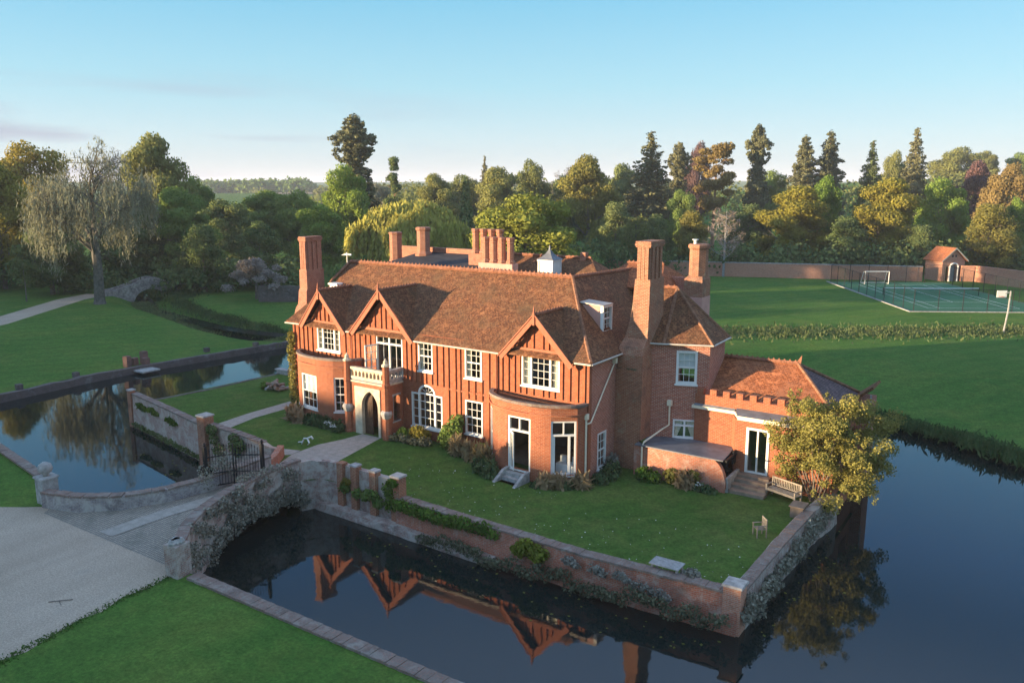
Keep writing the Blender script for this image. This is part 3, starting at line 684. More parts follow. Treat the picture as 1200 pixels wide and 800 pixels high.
# gutters and downpipes
def gutter(a,b): 
    mb=MB(); mb.tube([a,b],.05,6); return hb(mb,'gutter','gutter')
gutter((-4.1,-.42,5.9),(2.0,-.42,5.88)); gutter((6.75,-.42,5.92),(7.72,-.42,5.93)); gutter((7.76,-.4,5.93),(7.76,3.1,5.93)); gutter((-9.6,-.42,5.92),(-9.2,-.42,5.95)); gutter((-15.2,-.4,5.98),(-13.8,-.42,6.0))
def pipe(pts,r=.055,m='barge'):
    mb=MB(); mb.tube(pts,r,6); p=pts[0]; mb.box(p[0]-.12,p[0]+.12,p[1]-.1,p[1]+.1,p[2]-.05,p[2]+.25); return hb(mb,'downpipe',m)
pipe([(7.34,-.12,3.0),(7.34,-.12,-.5)],.06,'cream'); pipe([(7.5,2.7,5.5),(7.5,.1,2.75),(7.4,-.1,2.7)],.045,'cream')
pipe([(1.62,-.1,5.8),(1.62,-.1,3.2)],.055,'barge'); pipe([(-9.45,-.1,5.8),(-9.45,-.1,4.0)],.05,'barge')

# ------------------------------------------------------------ windows
def window(p0,p1,z0,z1,cols,rows,rail=True,mull=(),transom=None,sill=True,frame=.085,bar=.024,blind=0,curtain=False,proud=.03,name='window',skip_pane=(),m='white',bar_in=None):
    d=(p1[0]-p0[0],p1[1]-p0[1]); wd=math.hypot(*d); d=(d[0]/wd,d[1]/wd); mb=MB()
    mb.sbox(p0,d,0,frame,-.10,proud,z0,z1); mb.sbox(p0,d,wd-frame,wd,-.10,proud,z0,z1)
    mb.sbox(p0,d,frame,wd-frame,-.10,proud-.002,z1-frame,z1); mb.sbox(p0,d,frame,wd-frame,-.10,proud-.002,z0,z0+frame)
    if sill: mb.sbox(p0,d,-.06,wd+.06,-.08,proud+.07,z0-.09,z0-.002)
    edges=[frame]+[x for m_ in mull for x in (m_*wd-.055,m_*wd+.055)]+[wd-frame]
    for m_ in mull: mb.sbox(p0,d,m_*wd-.055,m_*wd+.055,-.09,proud-.004,z0+frame,z1-frame)
    zt=z1-frame
    if transom: mb.sbox(p0,d,frame,wd-frame,-.09,proud-.006,transom-.05,transom+.05)
    if rail: mb.sbox(p0,d,frame,wd-frame,-.09,-.02,(z0+z1)/2-.035,(z0+z1)/2+.035)
    spans=list(zip(edges[0::2],edges[1::2])); ntot=cols if hasattr(cols,'__len__') else [cols]*len(spans)
    for (a,b),c in zip(spans,ntot):
        for i in range(1,c): x=a+(b-a)*i/c; mb.sbox(p0,d,x-bar/2,x+bar/2,-.075,-.035,z0+frame,zt)
    for j in range(1,rows):
        z=z0+frame+(z1-z0-2*frame)*j/rows
        if rail and abs(z-(z0+z1)/2)<.05: continue
        mb.sbox(p0,d,frame,wd-frame,-.073,-.037,z-bar/2,z+bar/2)
    fr=hb(mb,name,m)
    mb=MB(); gx,gy=-d[1]*.057,d[0]*.057; xa,xb=frame*.6,wd-frame*.6; mb.quad(*[(p0[0]+d[0]*x_+gx,p0[1]+d[1]*x_+gy,z_) for x_,z_ in ((xa,z0+frame*.6),(xb,z0+frame*.6),(xb,z1-frame*.6),(xa,z1-frame*.6))]); hb(mb,'pane','glass',fr)
    if blind:
        mb=MB(); mb.sbox(p0,d,frame,wd-frame,-.14,-.12,z1-frame-blind*(z1-z0),z1-frame*.8); hb(mb,'blind','blind',fr)
    if curtain:
        mb=MB()
        for sg in (0,1):
            k=7; top=[];bot=[]
            for i in range(k+1):
                t=i/k; xt=frame*.6+t*(wd*.42); xb=frame*.6+t*(wd*(.16 if curtain=='tied' else .2))
                if curtain!='tied': xt=xb
                if sg: xt=wd-xt; xb=wd-xb
                o=-.16-.03*(i%2); nx,ny=d[1],-d[0]
                top.append((p0[0]+d[0]*xt+nx*o,p0[1]+d[1]*xt+ny*o,z1-frame)); bot.append((p0[0]+d[0]*xb+nx*o,p0[1]+d[1]*xb+ny*o,z0+.05))
            for i in range(k): mb.quad(bot[i],bot[i+1],top[i+1],top[i])
        hb(mb,'curtain','curtain',fr)
    return fr
def fw(o,*a,**k): return window((o[0],0),(o[1],0),o[2],o[3],*a,**k)
fw(W_G1,(1,3,1),4,False,mull=(.25,.75),curtain=True); fw(W_UA,3,4,curtain=True); fw(W_UB,3,4,curtain=True)
fw(W_G3,(1,3,1),4,False,mull=(.25,.75),curtain=True); fw(W_RECT,3,4,True)
window((7.42,1.03),(7.42,1.99),-.13,1.88,2,4,blind=0)
# balcony french window with one leaf open
g2=fw(W_G2,(2,2),1,False,mull=(.5,),transom=5.42,sill=False,name='french_window')
def leaf_door(hinge,d,wd,z0,z1,rows,name='door_leaf',par=None,cols=2):
    mb=MB(); mb.sbox(hinge,d,0,.08,-.03,.03,z0,z1); mb.sbox(hinge,d,wd-.08,wd,-.03,.03,z0,z1)
    for z in (z0,z1-.09): mb.sbox(hinge,d,.08,wd-.08,-.03,.028,z,z+.09)
    for j in range(1,rows): z=z0+(z1-z0)*j/rows; mb.sbox(hinge,d,.08,wd-.08,-.018,.018,z-.018,z+.018)
    for i in range(1,cols): mb.sbox(hinge,d,wd*i/cols-.018,wd*i/cols+.018,-.02,.02,z0+.09,z1-.09)
    o=hb(mb,name,'white',par); q=MB(); q.sbox(hinge,d,.06,wd-.06,-.006,.006,z0+.06,z1-.06); hb(q,'pane','glass',o); return o
leaf_door((-7.32,-.04),(-.25,-.97),.9,3.5,5.36,4)
# arched three-light window
cxA=cx; mb=MB(); p=(0,0); d=(1,0); a0,a1,zb,zt=ARCH_S
for x0,x1 in ((a0,a0+.1),(a1-.1,a1)): mb.sbox(p,d,x0,x1,-.1,.03,zb,zt)
for x0 in (ARCH_C[0],ARCH_C[1]): mb.sbox(p,d,x0-.06,x0+.06,-.1,.03,zb+.1,2.72)
mb.sbox(p,d,a0+.1,a1-.1,-.1,.028,zb,zb+.1); mb.sbox(p,d,a0-.06,a1+.06,-.08,.1,zb-.09,zb-.002)
for x0,x1 in ((a0+.1,ARCH_C[0]-.06),(ARCH_C[1]+.06,a1-.1)): mb.sbox(p,d,x0,x1,-.1,.028,zt-.1,zt)
n_=14
for i in range(n_):
    t0,t1=math.pi*i/n_,math.pi*(i+1)/n_
    P=lambda t,r,z:(cxA+(ra+r)*math.cos(t),z,2.72+(.5+r)*math.sin(t))
    mb.add([P(t0,-.06,-.03),P(t1,-.06,-.03),P(t1,.06,-.03),P(t0,.06,-.03),P(t0,-.06,.1),P(t1,-.06,.1),P(t1,.06,.1),P(t0,.06,.1)],[(0,3,2,1),(4,5,6,7),(0,1,5,4),(2,3,7,6)])
mb.sbox(p,d,ARCH_C[0]+.06,ARCH_C[1]-.06,-.075,-.03,2.66,2.75)
for t in (math.pi*.2,math.pi*.4,math.pi*.6,math.pi*.8):
    mb.tube([(cxA+.14*math.cos(t),.055,2.75+.12*math.sin(t)),(cxA+ra*.95*math.cos(t),.055,2.72+.48*math.sin(t))],.018,4)
for i in (1,2): x=ARCH_C[0]+(ARCH_C[1]-ARCH_C[0])*i/3; mb.sbox(p,d,x-.015,x+.015,-.075,-.035,zb+.1,2.68)
for j in (1,2,3): z=zb+.1+(2.62-zb)*j/4; mb.sbox(p,d,a0+.1,a1-.1,-.073,-.037,z-.015,z+.015)
fr=hb(mb,'arched_window','white'); mb=MB(); pts=[(a0+.06,zb+.05),(a1-.06,zb+.05),(a1-.06,zt-.05),(ARCH_C[1],zt-.05)]+[(cxA+ra*math.cos(t),2.72+.49*math.sin(t)) for t in np.linspace(0.05,math.pi-.05,11)]+[(ARCH_C[0],zt-.05),(a0+.06,zt-.05)]
mb.poly([(x,.058,z) for x,z in pts]); hb(mb,'pane','glass',fr)

# ------------------------------------------------------------ bow bays
def bay(cx,a,b,z0,z1,wins,name,capz):
    f=lambda s,z,o:(cx+(a-o)*math.cos(math.pi-s),-(b-o)*math.sin(math.pi-s)+.0,z)
    mb=MB(); ops=[(w[0],w[1],w[2],w[3]) for w in wins]
    div=[x for x in np.linspace(.03,math.pi-.03,27) if not any(o[0]<x<o[1] for o in ops)]
    wall_grid(mb,f,.03,math.pi-.03,z0,z1,ops,.22,div); o=hb(mb,name,'brick')
    def ring(o0,o1,za,zb_,nm,m):
        r=MB(); ts=np.linspace(.0,math.pi,29)
        for t0,t1 in zip(ts,ts[1:]):
            q=[f(t0,za,o0),f(t1,za,o0),f(t1,za,o1),f(t0,za,o1)]; q2=[(x,y,zb_) for x,y,_ in q]
            r.add(q+q2,[(0,1,2,3),(7,6,5,4),(0,4,5,1),(2,6,7,3)]+([(0,3,7,4)] if t0==0 else [])+([(1,5,6,2)] if t1>3.14 else []))
        return hb(r,nm,m,o)
    ring(-.06,.20,capz-.14,capz,'coping','coping'); ring(-.05,.03,z1-.42,z1-.34,'brick_band','brick')
    ring(-.03,.03,z0+.5,z0+.58,'plinth_band','brick')
    r=MB(); r.poly([f(t,capz-.42,.15) for t in np.linspace(.05,math.pi-.05,20)]); hb(r,'bay_roof','mossroof',o)
    return f
M['mossroof']=mat_plain('mossy_lead',(0.13,0.115,0.075),0.9,0.45,3)
def bayw(f,t0,t1,z0,z1,*a,**k):
    p=f(t0,0,.06); q=f(t1,0,.06); return window(p[:2],q[:2],z0,z1,*a,**k)
T=math.pi
fL=bay(-11.4,2.75,1.5,-1,4.15,[(T-2.15,T-1.52,.86,3.06),(T-1.02,T-.52,.9,3.1),(T-2.9,T-2.5,.86,3.06)],'bow_bay',4.3)
bayw(fL,T-2.15,T-1.52,.86,3.06,3,4,blind=.5); bayw(fL,T-1.02,T-.52,.9,3.1,3,4); bayw(fL,T-2.9,T-2.5,.86,3.06,2,4)
dz0=.06
fR=bay(4.35,2.98,1.75,-1.2,3.62,[(T-1.88,T-1.38,dz0,2.95),(T-.98,T-.38,.0,2.95),(T-2.86,T-2.42,.0,2.95)],'bow_bay',3.8)
def french(f,t0,t1,z0,z1):
    p=f(t0,0,.08)[:2]; q=f(t1,0,.08)[:2]; d=(q[0]-p[0],q[1]-p[1]); wd=math.hypot(*d); d=(d[0]/wd,d[1]/wd); mb=MB()
    mb.sbox(p,d,0,.09,-.12,.05,z0,z1); mb.sbox(p,d,wd-.09,wd,-.12,.05,z0,z1); mb.sbox(p,d,.09,wd-.09,-.12,.048,z1-.09,z1)
    zt=z1-.78; mb.sbox(p,d,.09,wd-.09,-.1,.046,zt-.045,zt+.045); mb.sbox(p,d,wd/2-.035,wd/2+.035,-.1,.03,zt+.045,z1-.09); mb.sbox(p,d,0,wd,-.14,.1,z0-.09,z0-.002)
    fr=hb(mb,'french_window','white'); g=MB(); g.sbox(p,d,.06,wd-.06,-.06,-.055,zt,z1-.06); hb(g,'pane','glass',fr)
    return p,d,wd,zt,fr
p,d,wd,zt,fr1=french(fR,T-1.88,T-1.38,dz0,2.95)
def rot(d,a): return (d[0]*math.cos(a)-d[1]*math.sin(a),d[0]*math.sin(a)+d[1]*math.cos(a))
leaf_door((p[0]+d[0]*.09,p[1]+d[1]*.09+.02),rot(d,R(-38)),.62,dz0,zt-.05,1,cols=1)
q=(p[0]+d[0]*(wd-.09),p[1]+d[1]*(wd-.09)+.02); leaf_door(q,rot((-d[0],-d[1]),R(-75)),.62,dz0,zt-.05,1,cols=1)
p,d,wd,zt,fr2=french(fR,T-.98,T-.38,.0,2.95)
mb=MB(); mb.sbox(p,d,.09,.22,-.1,.0,.02,zt); mb.sbox(p,d,wd-.42,wd-.30,-.1,.0,.02,zt); mb.sbox(p,d,.22,wd-.42,-.1,-.01,.0,.1); hb(mb,'door_leaf','white',fr2)
bayw(fR,T-2.86,T-2.42,.0,2.95,1,2)
# window seat and a lamp seen inside the right-hand bay window
mb=MB(); cxs=p[0]+d[0]*wd*.45; cys=p[1]+d[1]*wd*.45+.75
mb.box(cxs-.65,cxs+.55,cys-.3,cys+.35,-.1,.42); mb.box(cxs-.6,cxs-.25,cys+.1,cys+.3,.42,.75); mb.box(cxs+.15,cxs+.5,cys+.1,cys+.3,.42,.8); hb(mb,'window_seat','blind')
mb=MB(); mb.lathe((cxs+.15,cys+1.4,1.9),[(.3,0),(.2,.3)],12); mb.tube([(cxs+.15,cys+1.4,-.1),(cxs+.15,cys+1.4,1.95)],.03,6); hb(mb,'lamp_shade','curtain')
# garden steps of the bay door
stp=thing('garden_steps','short flight of worn stone steps with sloping side walls below the open bay door','steps',(4.5,-2.4,-.7))
px,py=4.35+2.98*math.cos(1.63),-1.75*math.sin(1.63); sd=(.995,-.10)
for k in range(4):
    mb=MB(); mb.sbox((px,py),sd,-.6,.6,.0,.34+.30*k,-.9,-.05-.19*k-.02); mb.build('step',M['greystone'],stp)
for sg in (-.78,.60):
    mb=MB(); nx,ny=sd[1],-sd[0]
    for o0,o1,z0_,z1_ in ((.0,.45,.12,.05),(.45,1.5,.05,-.62)):
        P=lambda s,o:(px+sd[0]*s+nx*o,py+sd[1]*s+ny*o)
        a_,b_,c_,d_=P(sg,o0),P(sg+.18,o0),P(sg+.18,o1),P(sg,o1)
        mb.add([(*a_,-.95),(*b_,-.95),(*c_,-.95),(*d_,-.95),(*a_,z0_),(*b_,z0_),(*c_,z1_),(*d_,z1_)],[(0,1,2,3),(4,5,6,7),(0,1,5,4),(1,2,6,5),(2,3,7,6),(3,0,4,7)])
    mb.build('side_wall',M['greystone'],stp)

# ------------------------------------------------------------ entrance porch with pierced stone balcony
PY=-1.55; PL,PR=-8.35,-5.35
mb=MB()
def archpts(xc,hw,zs,za,n=9):
    """pointed arch from left springing to right springing"""
    l=[]; 
    for i in range(n+1):
        t=i/n; a=t*math.radians(62); l.append((xc-hw+ (hw)*(1-math.cos(a))/(1-math.cos(R(62))), zs+(za-zs)*math.sin(a)/math.sin(R(62))))
    return l+[(2*xc-x,z) for x,z in l[-2::-1]]
ax=-6.62; ahw=.66; arch=archpts(ax,ahw,1.75,2.76)
def arch_panel(mb,x0,x1,z0,z1,arc,y0,y1,base):
    """rectangular panel x0..x1 with a pointed hole, thickness y0..y1"""
    hole=[(arc[0][0],base)]+arc+[(arc[-1][0],base)]
    outerp=[(x0,base),(x0,z0)]
    n=len(hole); out=[]
    for i,(x,z) in enumerate(hole):
        if i==0: out.append((x0,base))
        elif i==n-1: out.append((x1,base))
        else:
            t=(i-1)/(n-3); 
            if t<.28: out.append((x0, hole[1][1]+(z1-hole[1][1])*t/.28))
            elif t>.72: out.append((x1, hole[1][1]+(z1-hole[1][1])*(1-t)/.28))
            else: out.append((x0+(x1-x0)*(t-.28)/.44, z1))
    k=len(mb.v)
    mb.v+=[(x,y0,z) for x,z in hole]+[(x,y0,z) for x,z in out]+[(x,y1,z) for x,z in hole]+[(x,y1,z) for x,z in out]
    for i in range(n-1):
        for fc in ((i,i+1,n+i+1,n+i),(2*n+i+1,2*n+i,3*n+i,3*n+i+1),(i+1,i,2*n+i,2*n+i+1),(n+i,n+i+1,3*n+i+1,3*n+i)):
            mb.f.append([k+j for j in fc]); mb.m.append(0)
arch_panel(mb,-7.84,-5.78,2.9,2.97,arch,PY-.06,PY+.28,-.05); pst=hb(mb,'porch_arch_surround','stone')
mb=MB(); a2=archpts(ax,ahw+.14,1.75,2.95)
arch_panel(mb,ax-ahw-.2,ax+ahw+.2,2.9,3.0,a2,PY-.10,PY-.055,-.05)
mb=MB(); mb.box(-8.3,-7.845,PY,PY+.3,-.3,3.2); mb.box(-5.775,-5.4,PY,PY+.3,-.3,3.2); mb.box(-7.845,-5.775,PY,PY+.3,2.972,3.2)
mb.box(-8.35,-8.05,PY+.3,0,-.3,3.2)
# right-hand side wall with a two-light stone window
wall_grid(mb,lambda s,z,o:(-5.35-o,PY+.3+s,z),0,1.24,-.3,3.2,[(.32,.95,.95,2.5)],.3)
hb(mb,'porch_wall','brick')
mb=MB(); mb.box(-5.46,-5.36,-.95,-.87,.95,2.5)
mb.box(-5.5,-5.335,-.98,-.25,2.5,2.62); mb.box(-5.5,-5.33,-1.0,-.25,.86,.95); hb(mb,'mullioned_window','greystone')
mb=MB(); mb.box(-5.52,-5.5,-.93,-.30,.95,2.5); hb(mb,'leaded_pane','glass')
mb=MB(); mb.box(-8.3,-5.4,PY,0,3.2,3.36); hb(mb,'balcony_floor','lead')
mb=MB(); mb.box(-8.4,-5.3,PY-.06,PY+.3,3.2,3.30); mb.box(-5.36,-5.3,PY+.3,-.01,3.2,3.30); hb(mb,'string_course','stone')
# balustrade: bottom rail, little arches, top rail
def balustrade(p,d,l,m):
    mb=MB(); mb.sbox(p,d,0,l,-.2,0,3.42,3.55); mb.sbox(p,d,0,l,-.22,.03,3.97,4.12)
    n=max(3,int(l/.29)); s=l/n
    for i in range(n+1):
        a=i*s; mb.sbox(p,d,max(0,a-.05),min(l,a+.05),-.18,-.03,3.55,3.97)
        if i<n:
            mb.sbox(p,d,a+.05,a+.10,-.17,-.04,3.82,3.97); mb.sbox(p,d,a+s-.10,a+s-.05,-.17,-.04,3.82,3.97); mb.sbox(p,d,a+.1,a+s-.1,-.17,-.04,3.90,3.97)
    mb.sbox(p,d,0,l,-.19,-.005,3.30,3.42)
    return hb(mb,'balustrade',m)
balustrade((-8.2,PY-.0),(1,0),2.72,'stone'); balustrade((-5.33,PY+.15),(0,1),1.35,'greystone')
for x in (-8.42,-5.28):
    mb=MB(); mb.lathe((x,PY-.02,0),[(.30,-.3),(.30,.15),(.26,.2),(.24,3.2),(.27,3.24),(.27,3.36),(.22,3.42),(.21,4.45)],8,rot=R(22.5)); o=hb(mb,'octagonal_pier','brick')
    mb=MB(); mb.lathe((x,PY-.02,4.45),[(.26,0),(.27,.08),(.17,.14),(.12,.22),(.15,.28),(.07,.38),(.0,.52)],8,rot=R(22.5)); hb(mb,'pinnacle','stone',o)
    mb=MB(); mb.lathe((x,PY-.05,1.3),[(.24,0),(.3,.1),(.38,.3),(.33,.42),(.2,.5)],8,rot=R(22.5)); hb(mb,'corbel','greystone',o)
# oak doors inside the arch, right leaf open
mb=MB()
hl=[(ax-ahw,-.05),(ax-.02,-.05)]+[(x,z) for x,z in archpts(ax,ahw,1.75,2.74)[9::-1]]
n=len(hl); mb.add([(x,PY+.2,z) for x,z in hl]+[(x,PY+.26,z) for x,z in hl],[tuple(range(n)),tuple(range(n,2*n))[::-1]]+[(i,(i+1)%n,n+(i+1)%n,n+i) for i in range(n)])
for i in range(4): mb.box(ax-ahw+.06+i*.16,ax-ahw+.08+i*.16,PY+.19,PY+.2,-.02,1.7)
dl=hb(mb,'oak_door','oak'); mb=MB(); mb.lathe((ax-.1,PY+.17,1.05),[(.035,-.03),(.035,.03)],8); hb(mb,'handle','iron',dl)
mb=MB(); mb.box(ax+ahw-.05,ax+ahw+.01,PY+.3,PY+.95,-.05,2.0); hb(mb,'oak_door','oak')

# ------------------------------------------------------------ chimneys
def flue(mb,c,r,z0,z1,n=8,rot=22.5,base=True):
    h=z1-z0
    mb.lathe((c[0],c[1],0),[(r*1.35,z0),(r*1.35,z0+.12),(r*1.05,z0+.22),(r,z0+.3),(r*.97,z1-.42),(r*1.08,z1-.36),(r*1.0,z1-.28),(r*1.16,z1-.2),(r*1.24,z1-.1),(r*1.24,z1-.02),(r*1.05,z1)],n,rot=R(rot))
def star_stack(mb,c,hx,hy,z0,z1,mi=0):
    """rectangular shaft of clustered flues: box with shallow ribs and a corbelled cap"""
    mb.box(c[0]-hx,c[0]+hx,c[1]-hy,c[1]+hy,z0,z1-.02,mi)
    for s in (-1,1):
        for k in (-.62,0,.62):
            mb.box(c[0]+k*hx-.10,c[0]+k*hx+.10,c[1]+s*hy-(.0 if s>0 else .075),c[1]+s*hy+(.075 if s>0 else 0),z0,z1-.3,mi)
            mb.box(c[0]+s*hx-(.0 if s>0 else .075),c[0]+s*hx+(.075 if s>0 else 0),c[1]+k*hy-.12,c[1]+k*hy+.12,z0,z1-.3,mi)
    for dz,g in ((.32,.075),(.22,.11),(.10,.085)):
        mb.box(c[0]-hx-g,c[0]+hx+g,c[1]-hy-g,c[1]+hy+g,z1-dz,z1-dz+.1-.003,mi)
# great east stack: battered base, swept shoulders, tall shaft
mb=MB()
mb.box(7.43,9.0,3.0,5.7,-1,5.1)
mb.box(7.50,8.98,3.04,5.68,5.1,5.9)
prof=[(5.9,7.50,3.05),(6.35,7.5,3.25),(6.75,7.62,3.62),(7.2,7.74,3.66),(7.8,7.88,3.69),(8.6,7.98,3.72),(9.6,8.04,3.75),(9.95,8.06,3.76)]
for (z0,x0,y0),(z1,x1,y1) in zip(prof,prof[1:]):
    mb.prism([(x0,y0),(8.96,y0),(8.96,5.62),(x0,5.62)],z0,z1,0,[(x1,y1),(8.94,y1),(8.94,5.60),(x1,5.60)])
mb.box(7.40,9.03,2.97,5.72,-1,1.0)
ce_=hb(mb,'chimney','oldbrick')
mb=MB(); star_stack(mb,(8.50,4.62),.36,.82,9.95,11.98); hb(mb,'chimney_shaft','oldbrick',ce_)
o=foliage('moss',[((7.6+random.random()*1.2,3.1,5.15),(.22,.12,.07)) for _ in range(7)],320,.07,L['mossy'],ce_)
# west stack
mb=MB(); mb.box(-15.95,-14.91,1.0,3.3,-1,6.0)
for a,b in zip([(6.0,1.0,3.3,-15.95),(6.7,1.15,3.2,-15.85),(7.0,1.3,3.1,-15.75),(7.9,1.36,3.05,-15.7),(8.0,1.42,3.0,-15.66)],[(6.7,1.15,3.2,-15.85),(7.0,1.3,3.1,-15.75),(7.9,1.36,3.05,-15.7),(8.0,1.42,3.0,-15.66),(9.3,1.44,2.98,-15.64)]):
    mb.prism([(a[3],a[1]),(-14.93,a[1]),(-14.93,a[2]),(a[3],a[2])],a[0],b[0],0,[(b[3],b[1]),(-14.95,b[1]),(-14.95,b[2]),(b[3],b[2])])
cw=hb(mb,'chimney','redflue'); mb=MB(); star_stack(mb,(-15.29,2.2),.26,.66,9.3,11.5); hb(mb,'chimney_shaft','redflue',cw)
# octagonal flues behind the ridge
mb=MB(); mb.box(-5.15,-2.45,7.55,8.25,7.6,9.86); cb=hb(mb,'chimney','pinkrender')
for i in range(4):
    mb=MB(); flue(mb,(-4.78+i*.66,7.9),.235,9.86,11.55); hb(mb,'octagonal_flue','redflue',cb)
mb=MB(); mb.box(-7.2,-4.4,9.2,10.0,8.6,10.25); cb=hb(mb,'chimney','redflue')
for i in range(4):
    mb=MB(); flue(mb,(-6.85+i*.68,9.6),.24,10.25,11.95); hb(mb,'octagonal_flue','redflue',cb)
mb=MB(); mb.lathe((-15.15,10.6,0),[(.52,8.6),(.52,9.3),(.47,9.4),(.47,11.2),(.53,11.26),(.53,11.36),(.45,11.4)],8,rot=R(10)); hb(mb,'chimney','redflue')
mb=MB(); mb.lathe((-13.0,11.3,0),[(.66,8.6),(.66,9.8),(.5,10.0),(.5,11.5),(.58,11.6),(.6,11.72),(.48,11.8)],8,rot=R(10)); hb(mb,'chimney','redflue')
# stack behind the canted wing, pink rendered base and steel cowl
mb=MB(); mb.box(8.1,9.3,10.5,11.9,5,8.25); cr=hb(mb,'chimney','pinkrender')
mb=MB(); mb.box(8.12,9.28,10.52,11.88,8.25,9.3); mb.prism([(8.12,10.52),(9.28,10.52),(9.28,11.88),(8.12,11.88)],9.3,9.5,0,[(8.28,10.7),(9.2,10.7),(9.2,11.7),(8.28,11.7)])
mb.lathe((8.74,11.2,0),[(.56,9.5),(.55,11.1),(.64,11.18),(.66,11.34),(.56,11.42)],8,rot=R(22.5),sy=1.05); hb(mb,'chimney_shaft','oldbrick',cr)
mb=MB(); mb.lathe((8.55,11.0,11.4),[(.1,0),(.1,.22),(.2,.26),(.2,.3)],8); hb(mb,'cowl','white',cr)

# rear roofs seen over the ridge
mb=MB(); mb.slab([(-14,5.2,8.9),(-5.3,5.2,8.9),(-5.3,12.2,9.86),(-14,12.2,9.86)],.15); hb(mb,'lead_flat_roof','darklead')
mb=MB(); mb.box(-17.2,-5.6,12.2,12.6,8.6,10.22); hb(mb,'rear_parapet','redflue')
roofobj('rear_range_roof',[((-4.4,8.2,8.3),(4.0,8.2,8.3),(1.7,10.6,10.22),(-4.4,10.6,10.22)),((4.0,13,8.3),(-4.4,13,8.3),(-4.4,10.6,10.22),(1.7,10.6,10.22)),((4.0,8.2,8.3),(4.0,13,8.3),(1.7,10.6,10.22))],'tile')
ridge((-4.4,10.6,10.25),(1.7,10.6,10.25),.3,.1,.03); mb=MB(); mb.box(.95,1.35,10.4,10.8,9.6,10.6); hb(mb,'chimney','redflue')
roofobj('rear_wing_roof',[((2.2,9.6,8.7),(7.0,9.6,8.7),(6.0,12.4,9.9),(3.4,12.4,9.9)),((7,15,8.7),(2.2,15,8.7),(3.4,12.4,9.9),(6.0,12.4,9.9)),((7.0,9.6,8.7),(7,15,8.7),(6,12.4,9.9))],'tile2'); ridge((3.4,12.4,9.93),(6.0,12.4,9.93),.26,.1,.09)
# white cupola
mb=MB(); mb.box(-.92,.10,8.35,9.37,8.2,10.16); 
for a in (-.97,.03): 
    for b in (8.30,9.30): mb.box(a,a+.12,b,b+.12,8.2,10.16)
mb.box(-1.0,.18,8.27,9.45,10.1,10.2); mb.box(-.97,.15,8.3,9.42,9.2,9.3)
for k in range(6): mb.box(-.82,0,8.325,8.35,9.38+k*.12,9.44+k*.12); mb.box(.10,.125,8.45,9.27,9.38+k*.12,9.44+k*.12)
cu=hb(mb,'cupola','white')
mb=MB(); s2=math.sqrt(2); mb.lathe((-.41,8.86,10.2),[(.64*s2,0),(.42*s2,.14),(.2*s2,.36),(.06*s2,.62),(.03,.9)],4,rot=R(45)); hb(mb,'cupola_roof','lead',cu)
# roof dormer on the east slope
dm=None
for y in (3.1,4.15):
    mb=MB(); mb.add([(6.45,y,6.95),(6.45,y,8.44),(5.1,y,8.44),(6.45,y+.05,6.95),(6.45,y+.05,8.44),(5.1,y+.05,8.44)],[(0,1,2),(5,4,3),(0,3,4,1),(1,4,5,2)]); o=hb(mb,'dormer_cheek','pinkrender'); dm=dm or o
mb=MB(); mb.slab([(6.56,3.03,8.47),(6.56,4.22,8.47),(5.0,4.22,8.58),(5.0,3.03,8.58)],.06); hb(mb,'dormer_roof','gutter')
window((6.47,3.08),(6.47,4.17),6.95,8.40,3,4,True,sill=False,proud=.08)
mb=MB(); mb.box(-13.6,-12.9,2.2,3.4,7.7,8.35); mb.box(-13.66,-12.84,2.1,3.4,8.35,8.46); hb(mb,'west_dormer','white')
mb=MB(); mb.tube([(-14.3,4.6,6.5),(-14.3,4.6,10.3)],.03,5)
for k in range(5): mb.tube([(-14.75,4.5+.1*k,10.1+.02*k),(-13.95,4.7,10.1+.02*k)],.015,4)
hb(mb,'aerial','white')

# ------------------------------------------------------------ canted east wing
B1,B2,B3,B4=(9.17,4.29),(11.84,5.36),(11.73,8.0),(9.9,10.4)
BE=6.5
def lin(p,q): 
    d=(q[0]-p[0],q[1]-p[1]); l=math.hypot(*d); d=(d[0]/l,d[1]/l); return p,d,l
p,d,l=lin(B1,B2); mb=MB(); f=lambda s,z,o:(p[0]+d[0]*s-d[1]*o,p[1]+d[1]*s+d[0]*o,z)
k=.5
wall_grid(mb,f,-1.0,l,-1,BE,[(k+.62,k+1.74,4.28,6.12),(k+.56,k+1.8,1.22,2.27)])
p2,d2,l2=lin(B2,B3); f2=lambda s,z,o:(p2[0]+d2[0]*s-d2[1]*o,p2[1]+d2[1]*s+d2[0]*o,z); wall_grid(mb,f2,0,l2,-1,BE)
p3,d3,l3=lin(B3,B4); f3=lambda s,z,o:(p3[0]+d3[0]*s-d3[1]*o,p3[1]+d3[1]*s+d3[0]*o,z); wall_grid(mb,f3,0,l3,-1,BE)
hb(mb,'wing_wall','wingbrick')
P=lambda s:(p[0]+d[0]*s,p[1]+d[1]*s)
window(P(k+.62),P(k+1.74),4.28,6.12,3,4,True,frame=.13,blind=.48); window(P(k+.56),P(k+1.8),1.22,2.27,(1,1),1,False,mull=(.5,),transom=1.93,curtain='tied')
ap=(9.08,7.22,9.2); apl=(8.0,7.1,9.2)
O=.2; e0=(8.6,3.95,BE-.02); e1=(9.6,4.28,BE-.02); e2=(12.05,5.25,BE-.02); e3=(11.95,8.1,BE-.02); e4=(10.0,10.7,BE-.02)
roofobj('wing_roof',[(e1,e2,ap),(e2,e3,ap),(e3,e4,ap)],'tile'); roofobj('wing_roof',[(e0,e1,ap),(e0,ap,apl)],'tile')
